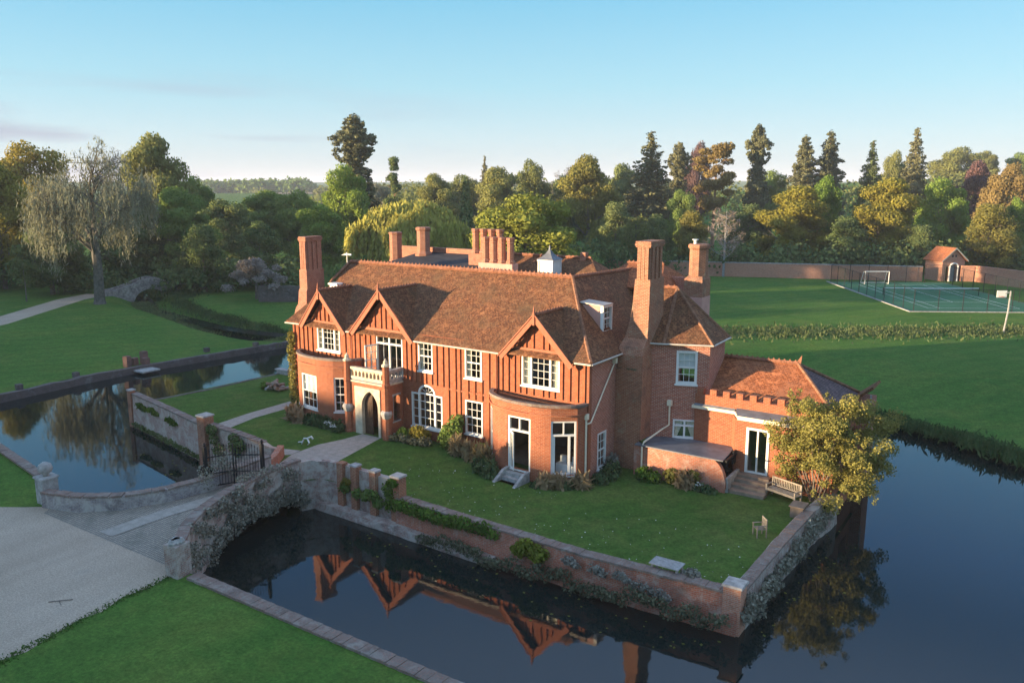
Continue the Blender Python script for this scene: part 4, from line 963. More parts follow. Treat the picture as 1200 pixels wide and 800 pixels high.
hipline([tuple(Vector(e1).lerp(Vector(ap),t)) for t in (0,1)]); hipline([tuple(Vector(e2).lerp(Vector(ap),t)) for t in (0,1)]); hipline([tuple(Vector(e3).lerp(Vector(ap),t)) for t in (0,1)]); ridge(apl,ap,.28,.11,.06)
gutter((e0[0],e0[1]-.05,BE-.02),(e1[0],e1[1]-.05,BE-.02)); gutter((e1[0],e1[1]-.05,BE-.02),(e2[0]+.04,e2[1]-.05,BE-.02)); gutter((e2[0]+.05,e2[1],BE-.02),(e3[0]+.05,e3[1],BE-.02))
pipe([(10.0,4.5,3.1),(10.0,4.5,1.95),(9.75,4.2,1.75),(9.45,2.5,1.4),(9.45,2.28,1.2),(9.45,2.28,-.4)],.05,'cream')

# ------------------------------------------------------------ battlemented garden room
CY=5.0; CL,CR=11.25,18.75; CZ=3.05
mb=MB()
wall_grid(mb,lambda s,z,o:(s,CY+o,z),CL,13.75,-1,CZ,[])
wall_grid(mb,lambda s,z,o:(CL+o,CY+s,z),.302,6,-1,CZ,[]); wall_grid(mb,lambda s,z,o:(CR-o,CY+s,z),-.39,6.19,-2.2,CZ,[(2.2,4.0,.5,2.3)])
wall_grid(mb,lambda s,z,o:(CR-s,CY+6.5-o,z),0,7.5,-2.2,CZ,[])
wall_grid(mb,lambda s,z,o:(s,CY-.7+o,z),13.75,CR,-1,2.98,[(14.38,15.58,.2,2.62)])
mb.prism([(13.4,CY),(13.76,CY),(13.76,CY-.7)],-1,2.98)
hb(mb,'garden_room_wall','brick')
mb=MB()
wall_grid(mb,lambda s,z,o:(s,CY+o,z),CL,CR,CZ+.14,3.82,[],.3); wall_grid(mb,lambda s,z,o:(CR-o,CY+.3+s,z),0,6.2,CZ+.14,3.6,[],.3)
x=CL+.1
while x<CR-.4: mb.box(x,x+.36,CY-.012,CY+.3,3.82,4.14); x+=.72
hb(mb,'battlement','brick')
mb=MB(); mb.box(CL-.12,13.5,CY-.14,CY+.1,CZ-.02,CZ+.14); mb.prism([(13.5,CY-.14),(13.5,CY+.05),(13.9,CY-.65),(13.9,CY-.84)],CZ-.02,CZ+.14); mb.box(13.9,CR+.1,CY-.84,CY-.6,2.96,CZ+.12)
hb(mb,'cornice','cream')
mb=MB(); mb.slab([(13.55,CY-.02,CZ+.30),(CR+.05,CY-.02,CZ+.30),(CR+.05,CY-.82,CZ+.13),(13.85,CY-.82,CZ+.13)],.05); mb.slab([(CL,CY-.12,CZ+.16),(13.5,CY-.12,CZ+.16),(13.5,CY-.003,CZ+.24),(CL,CY-.003,CZ+.24)],.03); hb(mb,'lead_ledge','lead')
mb=MB(); pd=(14.38,CY-.7); mb.sbox(pd,(1,0),0,.13,-.1,.04,.2,2.62); mb.sbox(pd,(1,0),1.07,1.2,-.1,.04,.2,2.62); mb.sbox(pd,(1,0),.13,1.07,-.1,.038,2.5,2.62); mb.sbox(pd,(1,0),.56,.64,-.09,.02,.28,2.5); mb.sbox(pd,(1,0),.13,1.07,-.1,.03,.2,.28)
gd=hb(mb,'garden_door','white'); mb=MB(); mb.sbox(pd,(1,0),.1,1.1,-.06,-.055,.25,2.55); hb(mb,'pane','glass',gd)
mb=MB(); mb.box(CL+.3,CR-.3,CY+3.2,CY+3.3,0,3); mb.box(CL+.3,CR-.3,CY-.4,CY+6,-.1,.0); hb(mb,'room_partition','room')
roofobj('garden_room_roof',[((11.3,5.28,3.62),(18.45,5.28,3.62),(15.8,8.05,5.42),(11.3,8.05,5.36))],'tile2'); roofobj('garden_room_roof',[((18.45,5.28,3.62),(18.45,10.9,3.62),(15.8,8.05,5.42))],'slate'); roofobj('garden_room_roof',[((18.45,10.9,3.62),(11.3,10.9,3.62),(11.3,8.05,5.36),(15.8,8.05,5.42))],'tile2')
ridge((11.4,8.05,5.42),(15.8,8.05,5.48),.28,.11,.08); hipline([(15.8,8.05,5.45),(18.45,5.28,3.66)]); hipline([(15.8,8.05,5.45),(18.45,10.9,3.66)])
mb=MB(); mb.add([(15.65,8.0,5.45),(15.95,8.0,5.45),(15.95,8.1,5.45),(15.65,8.1,5.45),(15.98,8.05,5.95)],[(0,1,4),(1,2,4),(2,3,4),(3,0,4),(3,2,1,0)]); hb(mb,'finial','ridge')
# little end gable rising at the water side
mb=MB(); mb.box(18.45,19.3,9.6,11.4,-2.2,3.5); hb(mb,'end_turret','wingbrick'); roofobj('end_turret_roof',[((18.35,9.5,3.5),(19.35,9.5,4.35),(19.35,11.5,4.35),(18.35,11.5,3.5))],'tile',.14)
mb=MB(); mb.tube([(19.32,9.55,3.9),(19.32,9.55,.2)],.05,6); hb(mb,'downpipe','greystone')

# lean-to against the east stack with a curved end wall
mb=MB()
f=lambda s,z,o:(9.75+s,2.45+o,z)
zt=1.27; xs=[0,3.4]+[3.4+.9*math.sin(t) for t in np.linspace(.2,math.pi/2,9)]
zz=[zt,zt]+[zt-1.5*(1-math.cos(t)) for t in np.linspace(.2,math.pi/2,9)]
mb.v=[]; n=len(xs)
mb.add([(9.75+x,2.35,-1.2) for x in xs]+[(9.75+x,2.35,z) for x,z in zip(xs,zz)]+[(9.75+x,2.65,-1.2) for x in xs]+[(9.75+x,2.65,z) for x,z in zip(xs,zz)],
  [(i,i+1,n+i+1,n+i) for i in range(n-1)]+[(2*n+i+1,2*n+i,3*n+i,3*n+i+1) for i in range(n-1)]+[(n+i,n+i+1,3*n+i+1,3*n+i) for i in range(n-1)])
mb.box(8.95,9.745,2.35,2.65,-1.2,1.2)
hb(mb,'lean_to_wall','moat')
mb=MB(); mb.slab([(9.02,2.25,1.29),(13.9,2.25,1.29),(13.6,4.97,1.21),(9.02,4.97,1.21)],.06); hb(mb,'lean_to_roof','lead')
mb=MB(); mb.box(13.85,13.95,2.7,4.9,1.05,1.18); mb.box(13.7,13.78,3.3,3.38,-.45,1.1); mb.box(13.82,13.9,3.9,4.9,.6,1.3); hb(mb,'lean_to_frame','iron')
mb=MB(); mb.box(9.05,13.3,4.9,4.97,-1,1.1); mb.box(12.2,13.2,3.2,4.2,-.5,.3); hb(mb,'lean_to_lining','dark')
# steps up to the garden door
st2=thing('garden_steps','broad brown stone steps leading up to the white framed garden door beside the bench','steps',(15,3,-.45))
for k,(y0,z1) in enumerate(((2.55,-.28),(3.0,-.12),(3.45,.04),(3.8,.18))):
    mb=MB(); mb.box(14.15-.0*k,15.95-.05*k,y0,CY-.71 if k==3 else y0+.6,-.9,z1); mb.build('step',M['wood2'],st2)
mb=MB(); mb.prism([(13.98,2.5),(14.14,2.5),(14.14,4.25),(13.98,4.25)],-.9,.3); mb.build('side_wall',M['greystone'],st2)
M['darkbrick']=mat_brick('dark_brick',(.25,.11,.08),(.18,.08,.06),(.2,.15,.12),(.07,.06,.05),.52)
M['chairwood']=mat_plain('chair_wood',(0.20,0.175,0.14),0.85,0.25,6)

# ---------------------------------------------------------------- moat walls
def aged_wall(mb, pts, zb, zt, th, seg=.6, out=0.0, jz=.03, jo=.03, zcap=None, mi=0):
    """wall along a polyline; left side of travel = garden side, right side = water side"""
    P=[]; 
    for a,b in zip(pts,pts[1:]):
        A,B=Vector(a),Vector(b); n=max(1,int((B-A).to_2d().length/seg))
        for i in range(n): P.append(A.lerp(B,i/n))
    P.append(Vector(pts[-1])); k0=len(mb.v); rows=4
    for i,p in enumerate(P):
        a=P[max(i-1,0)]; b=P[min(i+1,len(P)-1)]; t=(b-a).to_2d().normalized(); nr=Vector((t.y,-t.x))
        top=(p.z if len(p)>2 and p.z else zt)+random.uniform(-jz,jz)
        for r in range(rows+1):
            f=r/rows; o=out*(1-f)+random.uniform(-jo,jo)*(0 if r in (0,) else 1)
            mb.v.append((p.x+nr.x*o,p.y+nr.y*o,zb+(top-zb)*f))
        mb.v.append((p.x-nr.x*th,p.y-nr.y*th,top+random.uniform(-.01,.01))); mb.v.append((p.x-nr.x*th,p.y-nr.y*th,zb))
    w_=rows+3
    for i in range(len(P)-1):
        for r in range(w_-1):
            a=k0+i*w_+r; mb.f.append([a,a+w_,a+w_+1,a+1]); mb.m.append(mi)
    mb.f.append([k0+r for r in range(w_)]); mb.m.append(mi); k=k0+(len(P)-1)*w_; mb.f.append([k+r for r in range(w_)][::-1]); mb.m.append(mi)
    return mb
def coping_row(mb, pts, w0, w1, h, seg=.28):
    for a,b in zip(pts,pts[1:]):
        A,B=Vector(a),Vector(b); n=max(1,int((B-A).to_2d().length/seg)); t=(B-A).to_2d().normalized()
        for i in range(n):
            p=A.lerp(B,(i+.02)/n); q=A.lerp(B,(i+.98)/n); dz=random.uniform(-.015,.015); nr=Vector((t.y,-t.x))
            c=[(p.x+nr.x*w0,p.y+nr.y*w0),(q.x+nr.x*w0,q.y+nr.y*w0),(q.x+nr.x*w1,q.y+nr.y*w1),(p.x+nr.x*w1,p.y+nr.y*w1)]
            mb.prism(c,p.z+dz,p.z+h+dz)
    return mb
def pier(parent,name,x,y,hw,z0,z1,cap=True,m='oldbrick',rz=0.0,capm='greystone'):
    c,s=math.cos(rz),math.sin(rz); Q=lambda h:[(x+c*a*h-s*b*h,y+s*a*h+c*b*h) for a,b in ((-1,-1),(1,-1),(1,1),(-1,1))]
    mb=MB(); mb.prism(Q(hw),z0,z1); o=mb.build(name,M[m],parent)
    if cap: mb=MB(); mb.prism(Q(hw*1.18),z1+.001,z1+.09,0,Q(hw*1.12)); mb.build('cap_stone',M[capm],o)
    return o
mw=thing('moat_wall','long low red brick retaining wall with mossy plants between the south lawn and the moat','wall',(10,-8.5,-.1))
aged_wall(MB(),[(1.4,-8.28,-.02),(6,-8.4,-.06),(12,-8.55,-.1),(18.35,-8.3,-.06)],-2.4,-.08,.5,.5,.22,.035,.04).build('wall',M['moat'],mw)
coping_row(MB(),[(1.4,-8.28,-.06),(6,-8.4,-.1),(12,-8.55,-.13),(18.2,-8.3,-.10)],.05,-.5,.09).build('coping',M['coping'],mw)
aged_wall(MB(),[(-3.9,-8.6),(1.4,-8.75),(7.5,-8.95)],-2.4,-1.28,.6,.6,.06,.04,.04).build('stone_ledge',M['lichen'],mw)
pier(mw,'corner_pier',18.12,-8.05,.34,-2.4,.22,True,'pinkwall')
me_=thing('moat_wall','dark low brick wall along the right edge of the lawn, running from the corner pier to the bench','wall',(18.3,-3,-.1))
aged_wall(MB(),[(18.42,-7.7,-.08),(18.45,-3,-.1),(18.6,1.5,-.1),(19.0,4.6,-.1)],-2.4,-.1,.5,.5,.14,.03,.05).build('wall',M['lichen'],me_)
coping_row(MB(),[(18.42,-7.7,-.12),(18.45,-3,-.14),(18.6,1.5,-.14)],.05,-.45,.09).build('coping',M['coping'],me_)
# high wall with capped piers next to the bridge
mh=thing('garden_wall','raised wall with stone capped brick piers where the bridge meets the lawn','wall',(-1,-8,.4))
aged_wall(MB(),[(-4.35,-9.2,.95),(-4.1,-8.65,.95),(-3.4,-8.2,.92),(-2.4,-7.98,.85),(-.5,-7.95,.75),(1.35,-7.98,.7)],-2.4,.85,.34,.4,.05,.03,.03).build('wall',M['lichen'],mh)
for x,y,z,c in ((-2.5,-8.02,1.0,False),(-1.55,-8.0,.98,True),(-.25,-8.0,.95,True),(1.3,-8.0,1.0,True)): pier(mh,'pier',x,y,.2 if x<1 else .27,-1.3,z,c)
# left garden wall
gw=thing('garden_wall','tall pale weathered garden wall rising from the moat left of the iron gates','wall',(-17,-6.5,.4))
aged_wall(MB(),[(-25.6,-5.35,.72),(-20,-6.35,.70),(-14.7,-7.4,.70)],-2.4,.7,.36,.5,.08,.03,.03).build('wall',M['pinkwall2'],gw)
coping_row(MB(),[(-25.6,-5.35,.66),(-20,-6.35,.64),(-14.9,-7.38,.64)],.06,-.42,.10).build('coping',M['coping'],gw)
aged_wall(MB(),[(-14.2,-7.55,.95),(-11.5,-7.7,.9),(-9.0,-7.72,.72),(-8.45,-7.6,.55),(-8.3,-7.2,.4)],-2.4,.8,.34,.35,.08,.03,.03).build('wall',M['pinkwall2'],gw)
coping_row(MB(),[(-14.0,-7.55,.92),(-11.5,-7.7,.87),(-9.1,-7.72,.70)],.06,-.40,.09).build('coping',M['coping'],gw)
pier(gw,'pier',-14.4,-7.5,.34,-2.4,1.42); pier(gw,'pier',-25.7,-5.3,.2,-2.4,.9)
mb=aged_wall(MB(),[(-8.3,-7.25),(-7.3,-8.6),(-6.95,-9.4)],-2.2,.62,.34,.35,.0,.03,.02); tag(mb.build('brick_return_wall',M['moat']),'short dark red brick wall end beside the paved path behind the iron gates','wall')
# west and north edges of the island lawn
mb=aged_wall(MB(),[(-24.3,19),(-24.4,7.4),(-24.7,-.5),(-25.5,-5.2)],-2.4,.03,.3,.8,.1,.03,.04); tag(mb.build('edging_wall',M['darkwall']),'dark low stone edging wall along the far side of the small left lawn','wall')
mb=MB(); mb.box(-24.5,-23.2,6.4,6.75,-.3,.32); mb.box(-24.6,-23.1,6.3,6.85,.32,.40); tag(mb.build('stone_slab_bench',M['greystone']),'grey stone slab seat at the far edge of the small left lawn','bench')
# outer banks
ob=thing('bank_wall','low brick bank wall beside the foreground lawn at the bottom left of the moat','wall',(8,-18.8,0))
aged_wall(MB(),[(30,-18.66,.02),(12,-18.6,.02),(6,-18.6,.03),(.25,-18.62,.05)],-2.4,.03,.42,.6,.0,.03,.03).build('wall',M['moat'],ob)
coping_row(MB(),[(30,-18.66,.0),(12,-18.6,.0),(6,-18.6,.0),(.3,-18.62,.02)],.08,-.46,.10,.24).build('coping',M['coping'],ob)
nb=thing('bank_wall','dark stone bank wall on the far side of the left moat with little brick stumps','wall',(-41,4,-.5))
aged_wall(MB(),[(-38.3,31,-1.0),(-39.1,20.2,-1.05),(-40.1,12,-1.05),(-41.1,4.8,-1.05),(-41.1,0,-1.05),(-40.5,-7.3,-1.05),(-40.7,-12.6,-.6)],-2.4,.05,.5,.8,.2,.06,.1).build('wall',M['darkwall'],nb)
for x,y in ((-41.0,-5.6),(-41.4,-.8),(-41.3,12.0),(-39.6,16.5)): pier(nb,'stump',x,y,.22,-1.6,-.7,False,'darkwall')
for dx,dy,h in ((-.1,3.9,.9),(-.3,4.7,.6),(-.2,5.6,1.05),(.35,5.4,.55)): pier(nb,'pier',-41.4+dx,dy,.25,-1.7,h-1.05,False,'darkbrick',.2)
mb=MB(); mb.box(-41.0,-39.2,3.9,5.6,-1.45,-1.32); tag(mb.build('landing_slab',M['greystone']),'flat pale stone landing slab at water level below the far bank stumps','landing stage')
wb=thing('bank_wall','low brick bank wall in front of the green verge at the left frame edge','wall',(-19,-15.8,0))
aged_wall(MB(),[(-15.1,-16.35,.12),(-22.7,-15.15,.12),(-34,-13.5,.1),(-40.7,-12.5,.1)],-2.4,.1,.4,.7,.05,.03,.03).build('wall',M['moat'],wb)
coping_row(MB(),[(-15.1,-16.35,.08),(-22.7,-15.15,.08),(-34,-13.5,.08)],.06,-.45,.09).build('coping',M['coping'],wb)
# pier with a ball finial at the bridge approach
bp=thing('gate_pier','square stone pier with a round ball finial at the left end of the bridge parapet','pier',(-12.1,-17.95,0))
pier(bp,'shaft',-12.1,-17.95,.36,-.3,1.25,True,'greystone'); mb=MB(); mb.lathe((-12.1,-17.95,1.33),[(.14,0),(.12,.08),(.27,.2),(.34,.38),(.27,.57),(.1,.68),(0,.7)],14); mb.build('ball_finial',M['greystone'],bp,smooth=True)
ep=thing('gate_pier','crumbling square brick pier at the lawn end of the ivy clad bridge wall','pier',(-.3,-18.95,0))
pier(ep,'shaft',-.35,-18.95,.34,-.4,1.3,False,'lichen',.1); mb=MB()
for i in range(9): a=random.uniform(0,6.3); r=random.uniform(0,.22); mb.lathe((-.35+r*math.cos(a),-18.95+r*math.sin(a),1.3),[(.16,0),(.18,.1),(.1,.22)],6,rot=a)
mb.build('broken_cap',M['greystone'],ep)

# ---------------------------------------------------------------- the brick bridge
br=thing('brick_bridge','arched brick bridge over the moat leading to the iron gates','bridge',(-5.5,-13.5,.2))
EAST=[(-.45,-18.75),(-.9,-18.2),(-2.0,-17.2),(-3.1,-15.7),(-3.9,-13.8),(-4.35,-11.6),(-4.45,-9.6),(-4.35,-9.1)]
WEST=[(-11.75,-18.1),(-9.8,-17.55),(-8.3,-16.5),(-7.35,-15.0),(-6.95,-13.2),(-6.9,-11),(-6.95,-9.2)]
def resample(pts,n):
    P=[Vector(p) for p in pts]; L=[0]
    for a,b in zip(P,P[1:]): L.append(L[-1]+(b-a).length)
    out=[]
    for i in range(n+1):
        s=L[-1]*i/n; j=max(k for k in range(len(L)) if L[k]<=s+1e-6); j=min(j,len(P)-2)
        out.append(P[j].lerp(P[j+1],(s-L[j])/(L[j+1]-L[j])))
    return out
def arch_z(y,c=-12.3,hw=3.5,zc=-.55):
    t=(y-c)/hw; return -2.4 if abs(t)>=1 else -2.1+(zc+2.1)*math.sqrt(1-t**4)
def bridge_face(pts,top,m,sgn):
    P=resample(pts,44); mb=MB(); n=len(P); k=0
    for i,p in enumerate(P):
        a=P[max(i-1,0)]; b=P[min(i+1,n-1)]; t=(b-a).normalized(); nr=Vector((t.y,-t.x))*sgn
        zt=top(i/(n-1))+random.uniform(-.035,.035); zl=arch_z(p.y) if sgn>0 else -2.4  # west face closed below the deck, added to keep light out of the arch
        for r in range(6):
            f=r/5; o=random.uniform(-.05,.05); mb.v.append((p.x+nr.x*o,p.y+nr.y*o,zl+(zt-zl)*f))
        mb.v.append((p.x-nr.x*.4,p.y-nr.y*.4,zt)); mb.v.append((p.x-nr.x*.4,p.y-nr.y*.4,zl))
    for i in range(n-1):
        for r in range(8):
            a=i*8+r; b=i*8+(r+1)%8; mb.f.append([a,a+8,b+8,b]); mb.m.append(0)
    mb.f.append(list(range(8))); mb.m.append(0); mb.f.append([(n-1)*8+r for r in range(8)]); mb.m.append(0)
    return mb.build('parapet',m,br)
topE=lambda f:1.05-.12*math.sin(math.pi*f); topW=lambda f:.75+.12*f
bridge_face(EAST,topE,M['lichen'],1); bridge_face(WEST,topW,M['lichen2'],-1)
cE=[(p.x,p.y,topE(i/20)-.05) for i,p in enumerate(resample(EAST,20))]; cW=[(p.x,p.y,topW(i/20)-.05) for i,p in enumerate(resample(WEST,20))][::-1]
coping_row(MB(),cE,.05,-.44,.10,.26).build('coping',M['coping'],br); coping_row(MB(),cW,.05,-.44,.10,.26).build('coping',M['coping'],br)
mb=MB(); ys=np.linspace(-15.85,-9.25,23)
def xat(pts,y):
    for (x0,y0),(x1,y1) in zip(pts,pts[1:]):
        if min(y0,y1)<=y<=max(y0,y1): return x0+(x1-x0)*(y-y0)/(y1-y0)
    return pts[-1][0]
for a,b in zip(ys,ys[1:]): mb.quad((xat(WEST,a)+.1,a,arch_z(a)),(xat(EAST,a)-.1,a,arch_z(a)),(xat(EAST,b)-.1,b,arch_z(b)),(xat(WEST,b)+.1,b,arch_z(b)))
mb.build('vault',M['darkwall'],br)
E_=resample(EAST,16); W_=resample(WEST,16); mb=MB()
dz=lambda i:.012+.16*smooth01(i/7) if i<10 else .012+.16-.10*smooth01((i-10)/6)
for i in range(16): mb.quad((W_[i].x+.3,W_[i].y,dz(i)),(E_[i].x-.3,E_[i].y,dz(i)),(E_[i+1].x-.3,E_[i+1].y,dz(i+1)),(W_[i+1].x+.3,W_[i+1].y,dz(i+1)))
mb.add([(-10.9,-18.8,.012),(-.9,-18.8,.012),(E_[0].x-.3,E_[0].y,.012),(W_[0].x+.3,W_[0].y,.012)],[(0,1,2,3)])
mb.build('cobbled_deck',M['cobble'],br)
def deck_z(x,y):
    for k in range(160):
        t=k/10; i=int(t); u=t-i; a=W_[i].lerp(W_[i+1],u); b=E_[i].lerp(E_[i+1],u)
        if (b.x-a.x)*(y-a.y)-(b.y-a.y)*(x-a.x) < 0: return dz(i)+(dz(i+1)-dz(i))*u
    return dz(16)
mb=MB()
for k in range(12):
    q=[]
    for y,xo in ((-18.5+k*.5,-.45),(-18.5+k*.5,.45),(-18.0+k*.5,.45),(-18.0+k*.5,-.45)):
        f=(y+18.5)/6.0; xc=-6.3+1.0*f; q.append((xc+xo,y,deck_z(xc+xo,y)+.02))
    mb.quad(*q)
mb.build('stone_strip',M['paving'],br)

# iron gates, both leaves standing open
def gate_leaf(w_,h=2.05):
    g=thing('iron_gate_leaf',None,None)
    mb=MB(); mb.box(-.03,.03,-.03,.03,0,h+.15); mb.box(w_-.03,w_+.03,-.025,.025,.1,h*.92)
    for z in (.12,.75,h*.78): mb.box(.03,w_-.03,-.02,.02,z,z+.05)
    mb.build('frame',M['iron'],g)
    n=int(w_/.13)
    for i in range(1,n):
        x=w_*i/n; hh=h*(.88+.16*math.sin(math.pi*i/n)); mb=MB(); mb.tube([(x,0,.15),(x,0,hh)],.013,4); mb.lathe((x,0,hh),[(.03,0),(.022,.05),(0,.14)],4); mb.build('bar',M['iron'],g)
    return g
gl=gate_leaf(1.35); tag(gl,'right hand black iron gate leaf standing open on the bridge, seen nearly face on','gate'); gl.location=(-6.05,-11.9,.19); gl.rotation_euler=(0,0,R(36))
gl2=copy_tree(gl,(-6.75,-12.9,.19),R(62)); tag(gl2,'left hand black iron gate leaf on the bridge, tangled in climbing stems','gate')
gp=MB(); gp.box(-6.86,-6.70,-13.05,-12.9,0,2.35); gp.lathe((-6.78,-12.97,2.35),[(.1,0),(.05,.06),(.1,.14),(0,.26)],6); tag(gp.build('iron_gate_post',M['iron']),'black iron gate post on the left side of the bridge','gate post')
gp=MB(); gp.box(-4.95,-4.8,-11.15,-11.0,0,2.35); gp.lathe((-4.87,-11.07,2.35),[(.1,0),(.05,.06),(.1,.14),(0,.26)],6); tag(gp.build('iron_gate_post',M['iron']),'black iron gate post on the right side of the bridge','gate post')

# ---------------------------------------------------------------- garden furniture and small things
bn=thing('garden_bench','slatted wooden garden bench with arms at the foot of the yellow bush','bench')
for x in (-.82,.82):
    for y,h in ((-.25,.62),(.25,.95)):
        mb=MB(); mb.box(x-.035,x+.035,y-.035,y+.035,0,h); mb.build('leg',M['wood'],bn)
    mb=MB(); mb.box(x-.04,x+.04,-.30,.3,.62,.66); mb.build('armrest',M['wood'],bn)
mb=MB()
for k in range(5): mb.box(-.85,.85,-.26+k*.105,-.18+k*.105,.42,.45)
mb.box(-.78,.78,-.25,-.21,.33,.42); mb.build('seat',M['wood'],bn)
mb=MB(); mb.box(-.78,.78,.235,.275,.88,.95); mb.box(-.78,.78,.235,.275,.5,.56)
for k in range(16): mb.box(-.74+k*.097,-.70+k*.097,.245,.268,.56,.88)
mb.build('backrest',M['wood'],bn); bn.location=(16.75,3.15,-.45); bn.rotation_euler=(0,0,R(-20))
ch=thing('garden_chair','single pale slatted garden armchair alone on the right of the lawn','chair')
for x in (-.26,.26):
    for y,h in ((-.24,.62),(.24,.98)):
        mb=MB(); mb.box(x-.025,x+.025,y-.025,y+.025,0,h); mb.build('leg',M['chairwood'],ch)
    mb=MB(); mb.box(x-.035,x+.035,-.28,.26,.62,.65); mb.build('armrest',M['chairwood'],ch)
mb=MB()
for k in range(5): mb.box(-.26,.26,-.24+k*.1,-.17+k*.1,.42,.445)
mb.build('seat',M['chairwood'],ch); mb=MB(); mb.box(-.26,.26,.22,.25,.9,.98); mb.box(-.26,.26,.22,.25,.48,.53)
for k in range(6): mb.box(-.22+k*.085,-.18+k*.085,.225,.245,.53,.9)
mb.build('backrest',M['chairwood'],ch); ch.scale=(.88,.88,.88); ch.location=(17.1,-1.75,-.45); ch.rotation_euler=(0,0,R(-50))
bx=thing('storage_box','brown wooden storage box next to the garden bench','box',(17.95,1.55,-.45))
mb=MB(); mb.box(17.62,18.2,1.15,1.95,-.47,.05); mb.build('body',M['wood2'],bx); mb=MB(); mb.slab([(17.56,1.08,.13),(18.26,1.08,.13),(18.26,2.02,.10),(17.56,2.02,.10)],.05); mb.build('lid',M['wood2'],bx)
tb=thing('low_table','grey slatted table standing against the front moat wall','table',(15.2,-7.75,-.45))
mb=MB()
for k in range(6): mb.box(14.6,15.85,-8.07+k*.125,-7.96+k*.125,.12,.16)
mb.build('table_top',M['greywood'],tb)
for x in (14.7,15.75):
    for y in (-7.95,-7.45): mb=MB(); mb.box(x-.04,x+.04,y-.04,y+.04,-.47,.12); mb.build('leg',M['greywood'],tb)
pt=thing('flower_pot','dark pot of blue grey plants beside the grey table','plant pot',(16.3,-7.75,-.45)); mb=MB(); mb.lathe((16.3,-7.75,-.47),[(.16,0),(.24,.3),(.26,.34),(.22,.34)],10); mb.build('pot',M['lead'],pt)
foliage('plant',[((16.3,-7.75,0),(.35,.3,.2))],220,.12,L['silver'],pt)
fp=thing('log_pile','round heap of brown logs and stones on the small left lawn','log pile',(-20.3,2.7,0))
for i in range(16):
    a=random.uniform(0,3.1); r=random.uniform(.1,.7); mb=MB(); c=(-20.3+r*math.cos(i*1.7),2.7+r*math.sin(i*1.7),.08+.22*(1-r)+.12*(i%3)); dx,dy=math.cos(a)*.45,math.sin(a)*.45
    mb.tube([(c[0]-dx,c[1]-dy,c[2]),(c[0]+dx,c[1]+dy,c[2]+random.uniform(-.1,.12))],random.uniform(.09,.15),7); mb.build('log',M['wood2'] if i%3 else M['greystone'],fp)
foliage('fern',[((-21.2,2.5,.25),(.4,.35,.3))],200,.16,L['bright'],fp)
wh=MB(); wh.tube([(-8.9,-4.9,.05),(-8.75,-4.95,.35),(-8.4,-5.0,.42),(-8.2,-5.05,.2),(-8.3,-5.1,.06)],.05,6); wh.tube([(-8.4,-5.0,.42),(-8.15,-4.9,.55),(-8.05,-4.9,.42)],.06,6); wh.tube([(-8.9,-4.9,.1),(-9.2,-5.0,.05)],.04,6); wh.tube([(-8.7,-5.05,.3),(-8.75,-5.15,.04)],.03,5)
tag(wh.build('garden_ornament',M['white'],smooth=True),'small white animal shaped ornament on the grass left of the entrance path','ornament')
tw=MB(); tw.tube([(-2.35,-22.95,.03),(-2.1,-22.7,.04),(-1.8,-22.35,.03)],.016,5); tw.tube([(-2.1,-22.7,.04),(-1.75,-22.8,.03)],.01,5); tag(tw.build('fallen_twig',M['bark']),'dark fallen twig lying on the gravel forecourt','twig')

# ---------------------------------------------------------------- little bridge, walls and buildings further off
fb=thing('stone_bridge','small hump backed stone bridge with one arch where the drive crosses the stream','bridge',(-79.5,30.4,0))
bd=Vector((.33,.944)); bn_=Vector((.944,-.33)); bc=Vector((-79.3,30.4))
def fbz(s): return .75+1.35*math.exp(-(s/3.4)**2)-.25*abs(s)/6
for side in (1,-1):
    mb=MB(); ss=np.linspace(-6.6,6.6,45)
    for a,b in zip(ss,ss[1:]):
        def zl(s): t=(s+.2)/2.3; return -1.7 if abs(t)>=1 else -1.5+2.1*math.sqrt(1-t*t)
        q=[]
        for s,o in ((a,1.5),(b,1.5),(b,1.2),(a,1.2)): p=bc+bd*s+bn_*(o*side); q.append((p.x,p.y,s))
        mb.add([(x,y,zl(s)) for x,y,s in q]+[(x,y,fbz(s)) for x,y,s in q],[(0,1,2,3),(4,5,6,7),(0,1,5,4),(2,3,7,6),(1,2,6,5),(3,0,4,7)])
    mb.build('parapet',M['lichen2'],fb)
mb=MB()
for a,b in zip(ss,ss[1:]):
    q=[bc+bd*s+bn_*o for s,o in ((a,1.2),(b,1.2),(b,-1.2),(a,-1.2))]
    mb.quad(*[(p.x,p.y,fbz(s)-.7) for p,s in zip(q,(a,b,b,a))])
mb.build('deck',M['gravel'],fb)
for s in (-6.7,6.7,): p=bc+bd*s+bn_*1.35; pier(fb,'end_pier',p.x,p.y,.35,-.3,1.1,True,'lichen2',.34)
cw_=aged_wall(MB(),[(-59.5,33.2),(-54.8,36.4)],-.3,1.9,.4,.8,0,.05,.03); tag(cw_.build('old_brick_wall',M['darkwall']),'short old brick wall beside the blossom tree behind the west chimney','wall')
rw=thing('kitchen_garden_wall','long pinkish brick wall running behind the lawn and the tennis court','wall',(-15,95,0))
RW=[(-62,79.5),(-40,87),(-18.6,94.5),(-3.8,100),(9.2,104.8)]
aged_wall(MB(),RW,-.4,2.25,.4,1.0,0,.02,.02).build('wall',M['pinkwall'],rw); coping_row(MB(),[(x,y,2.24) for x,y in RW],.06,-.46,.12,.5).build('coping',M['greystone'],rw)
rw2=thing('kitchen_garden_wall','brick wall angling forward from the pavilion to the right frame edge','wall',(22,103,0))
RW2=[(14.2,108.2),(16.0,109.0),(19,106.6),(22.8,103.5),(36,93)]
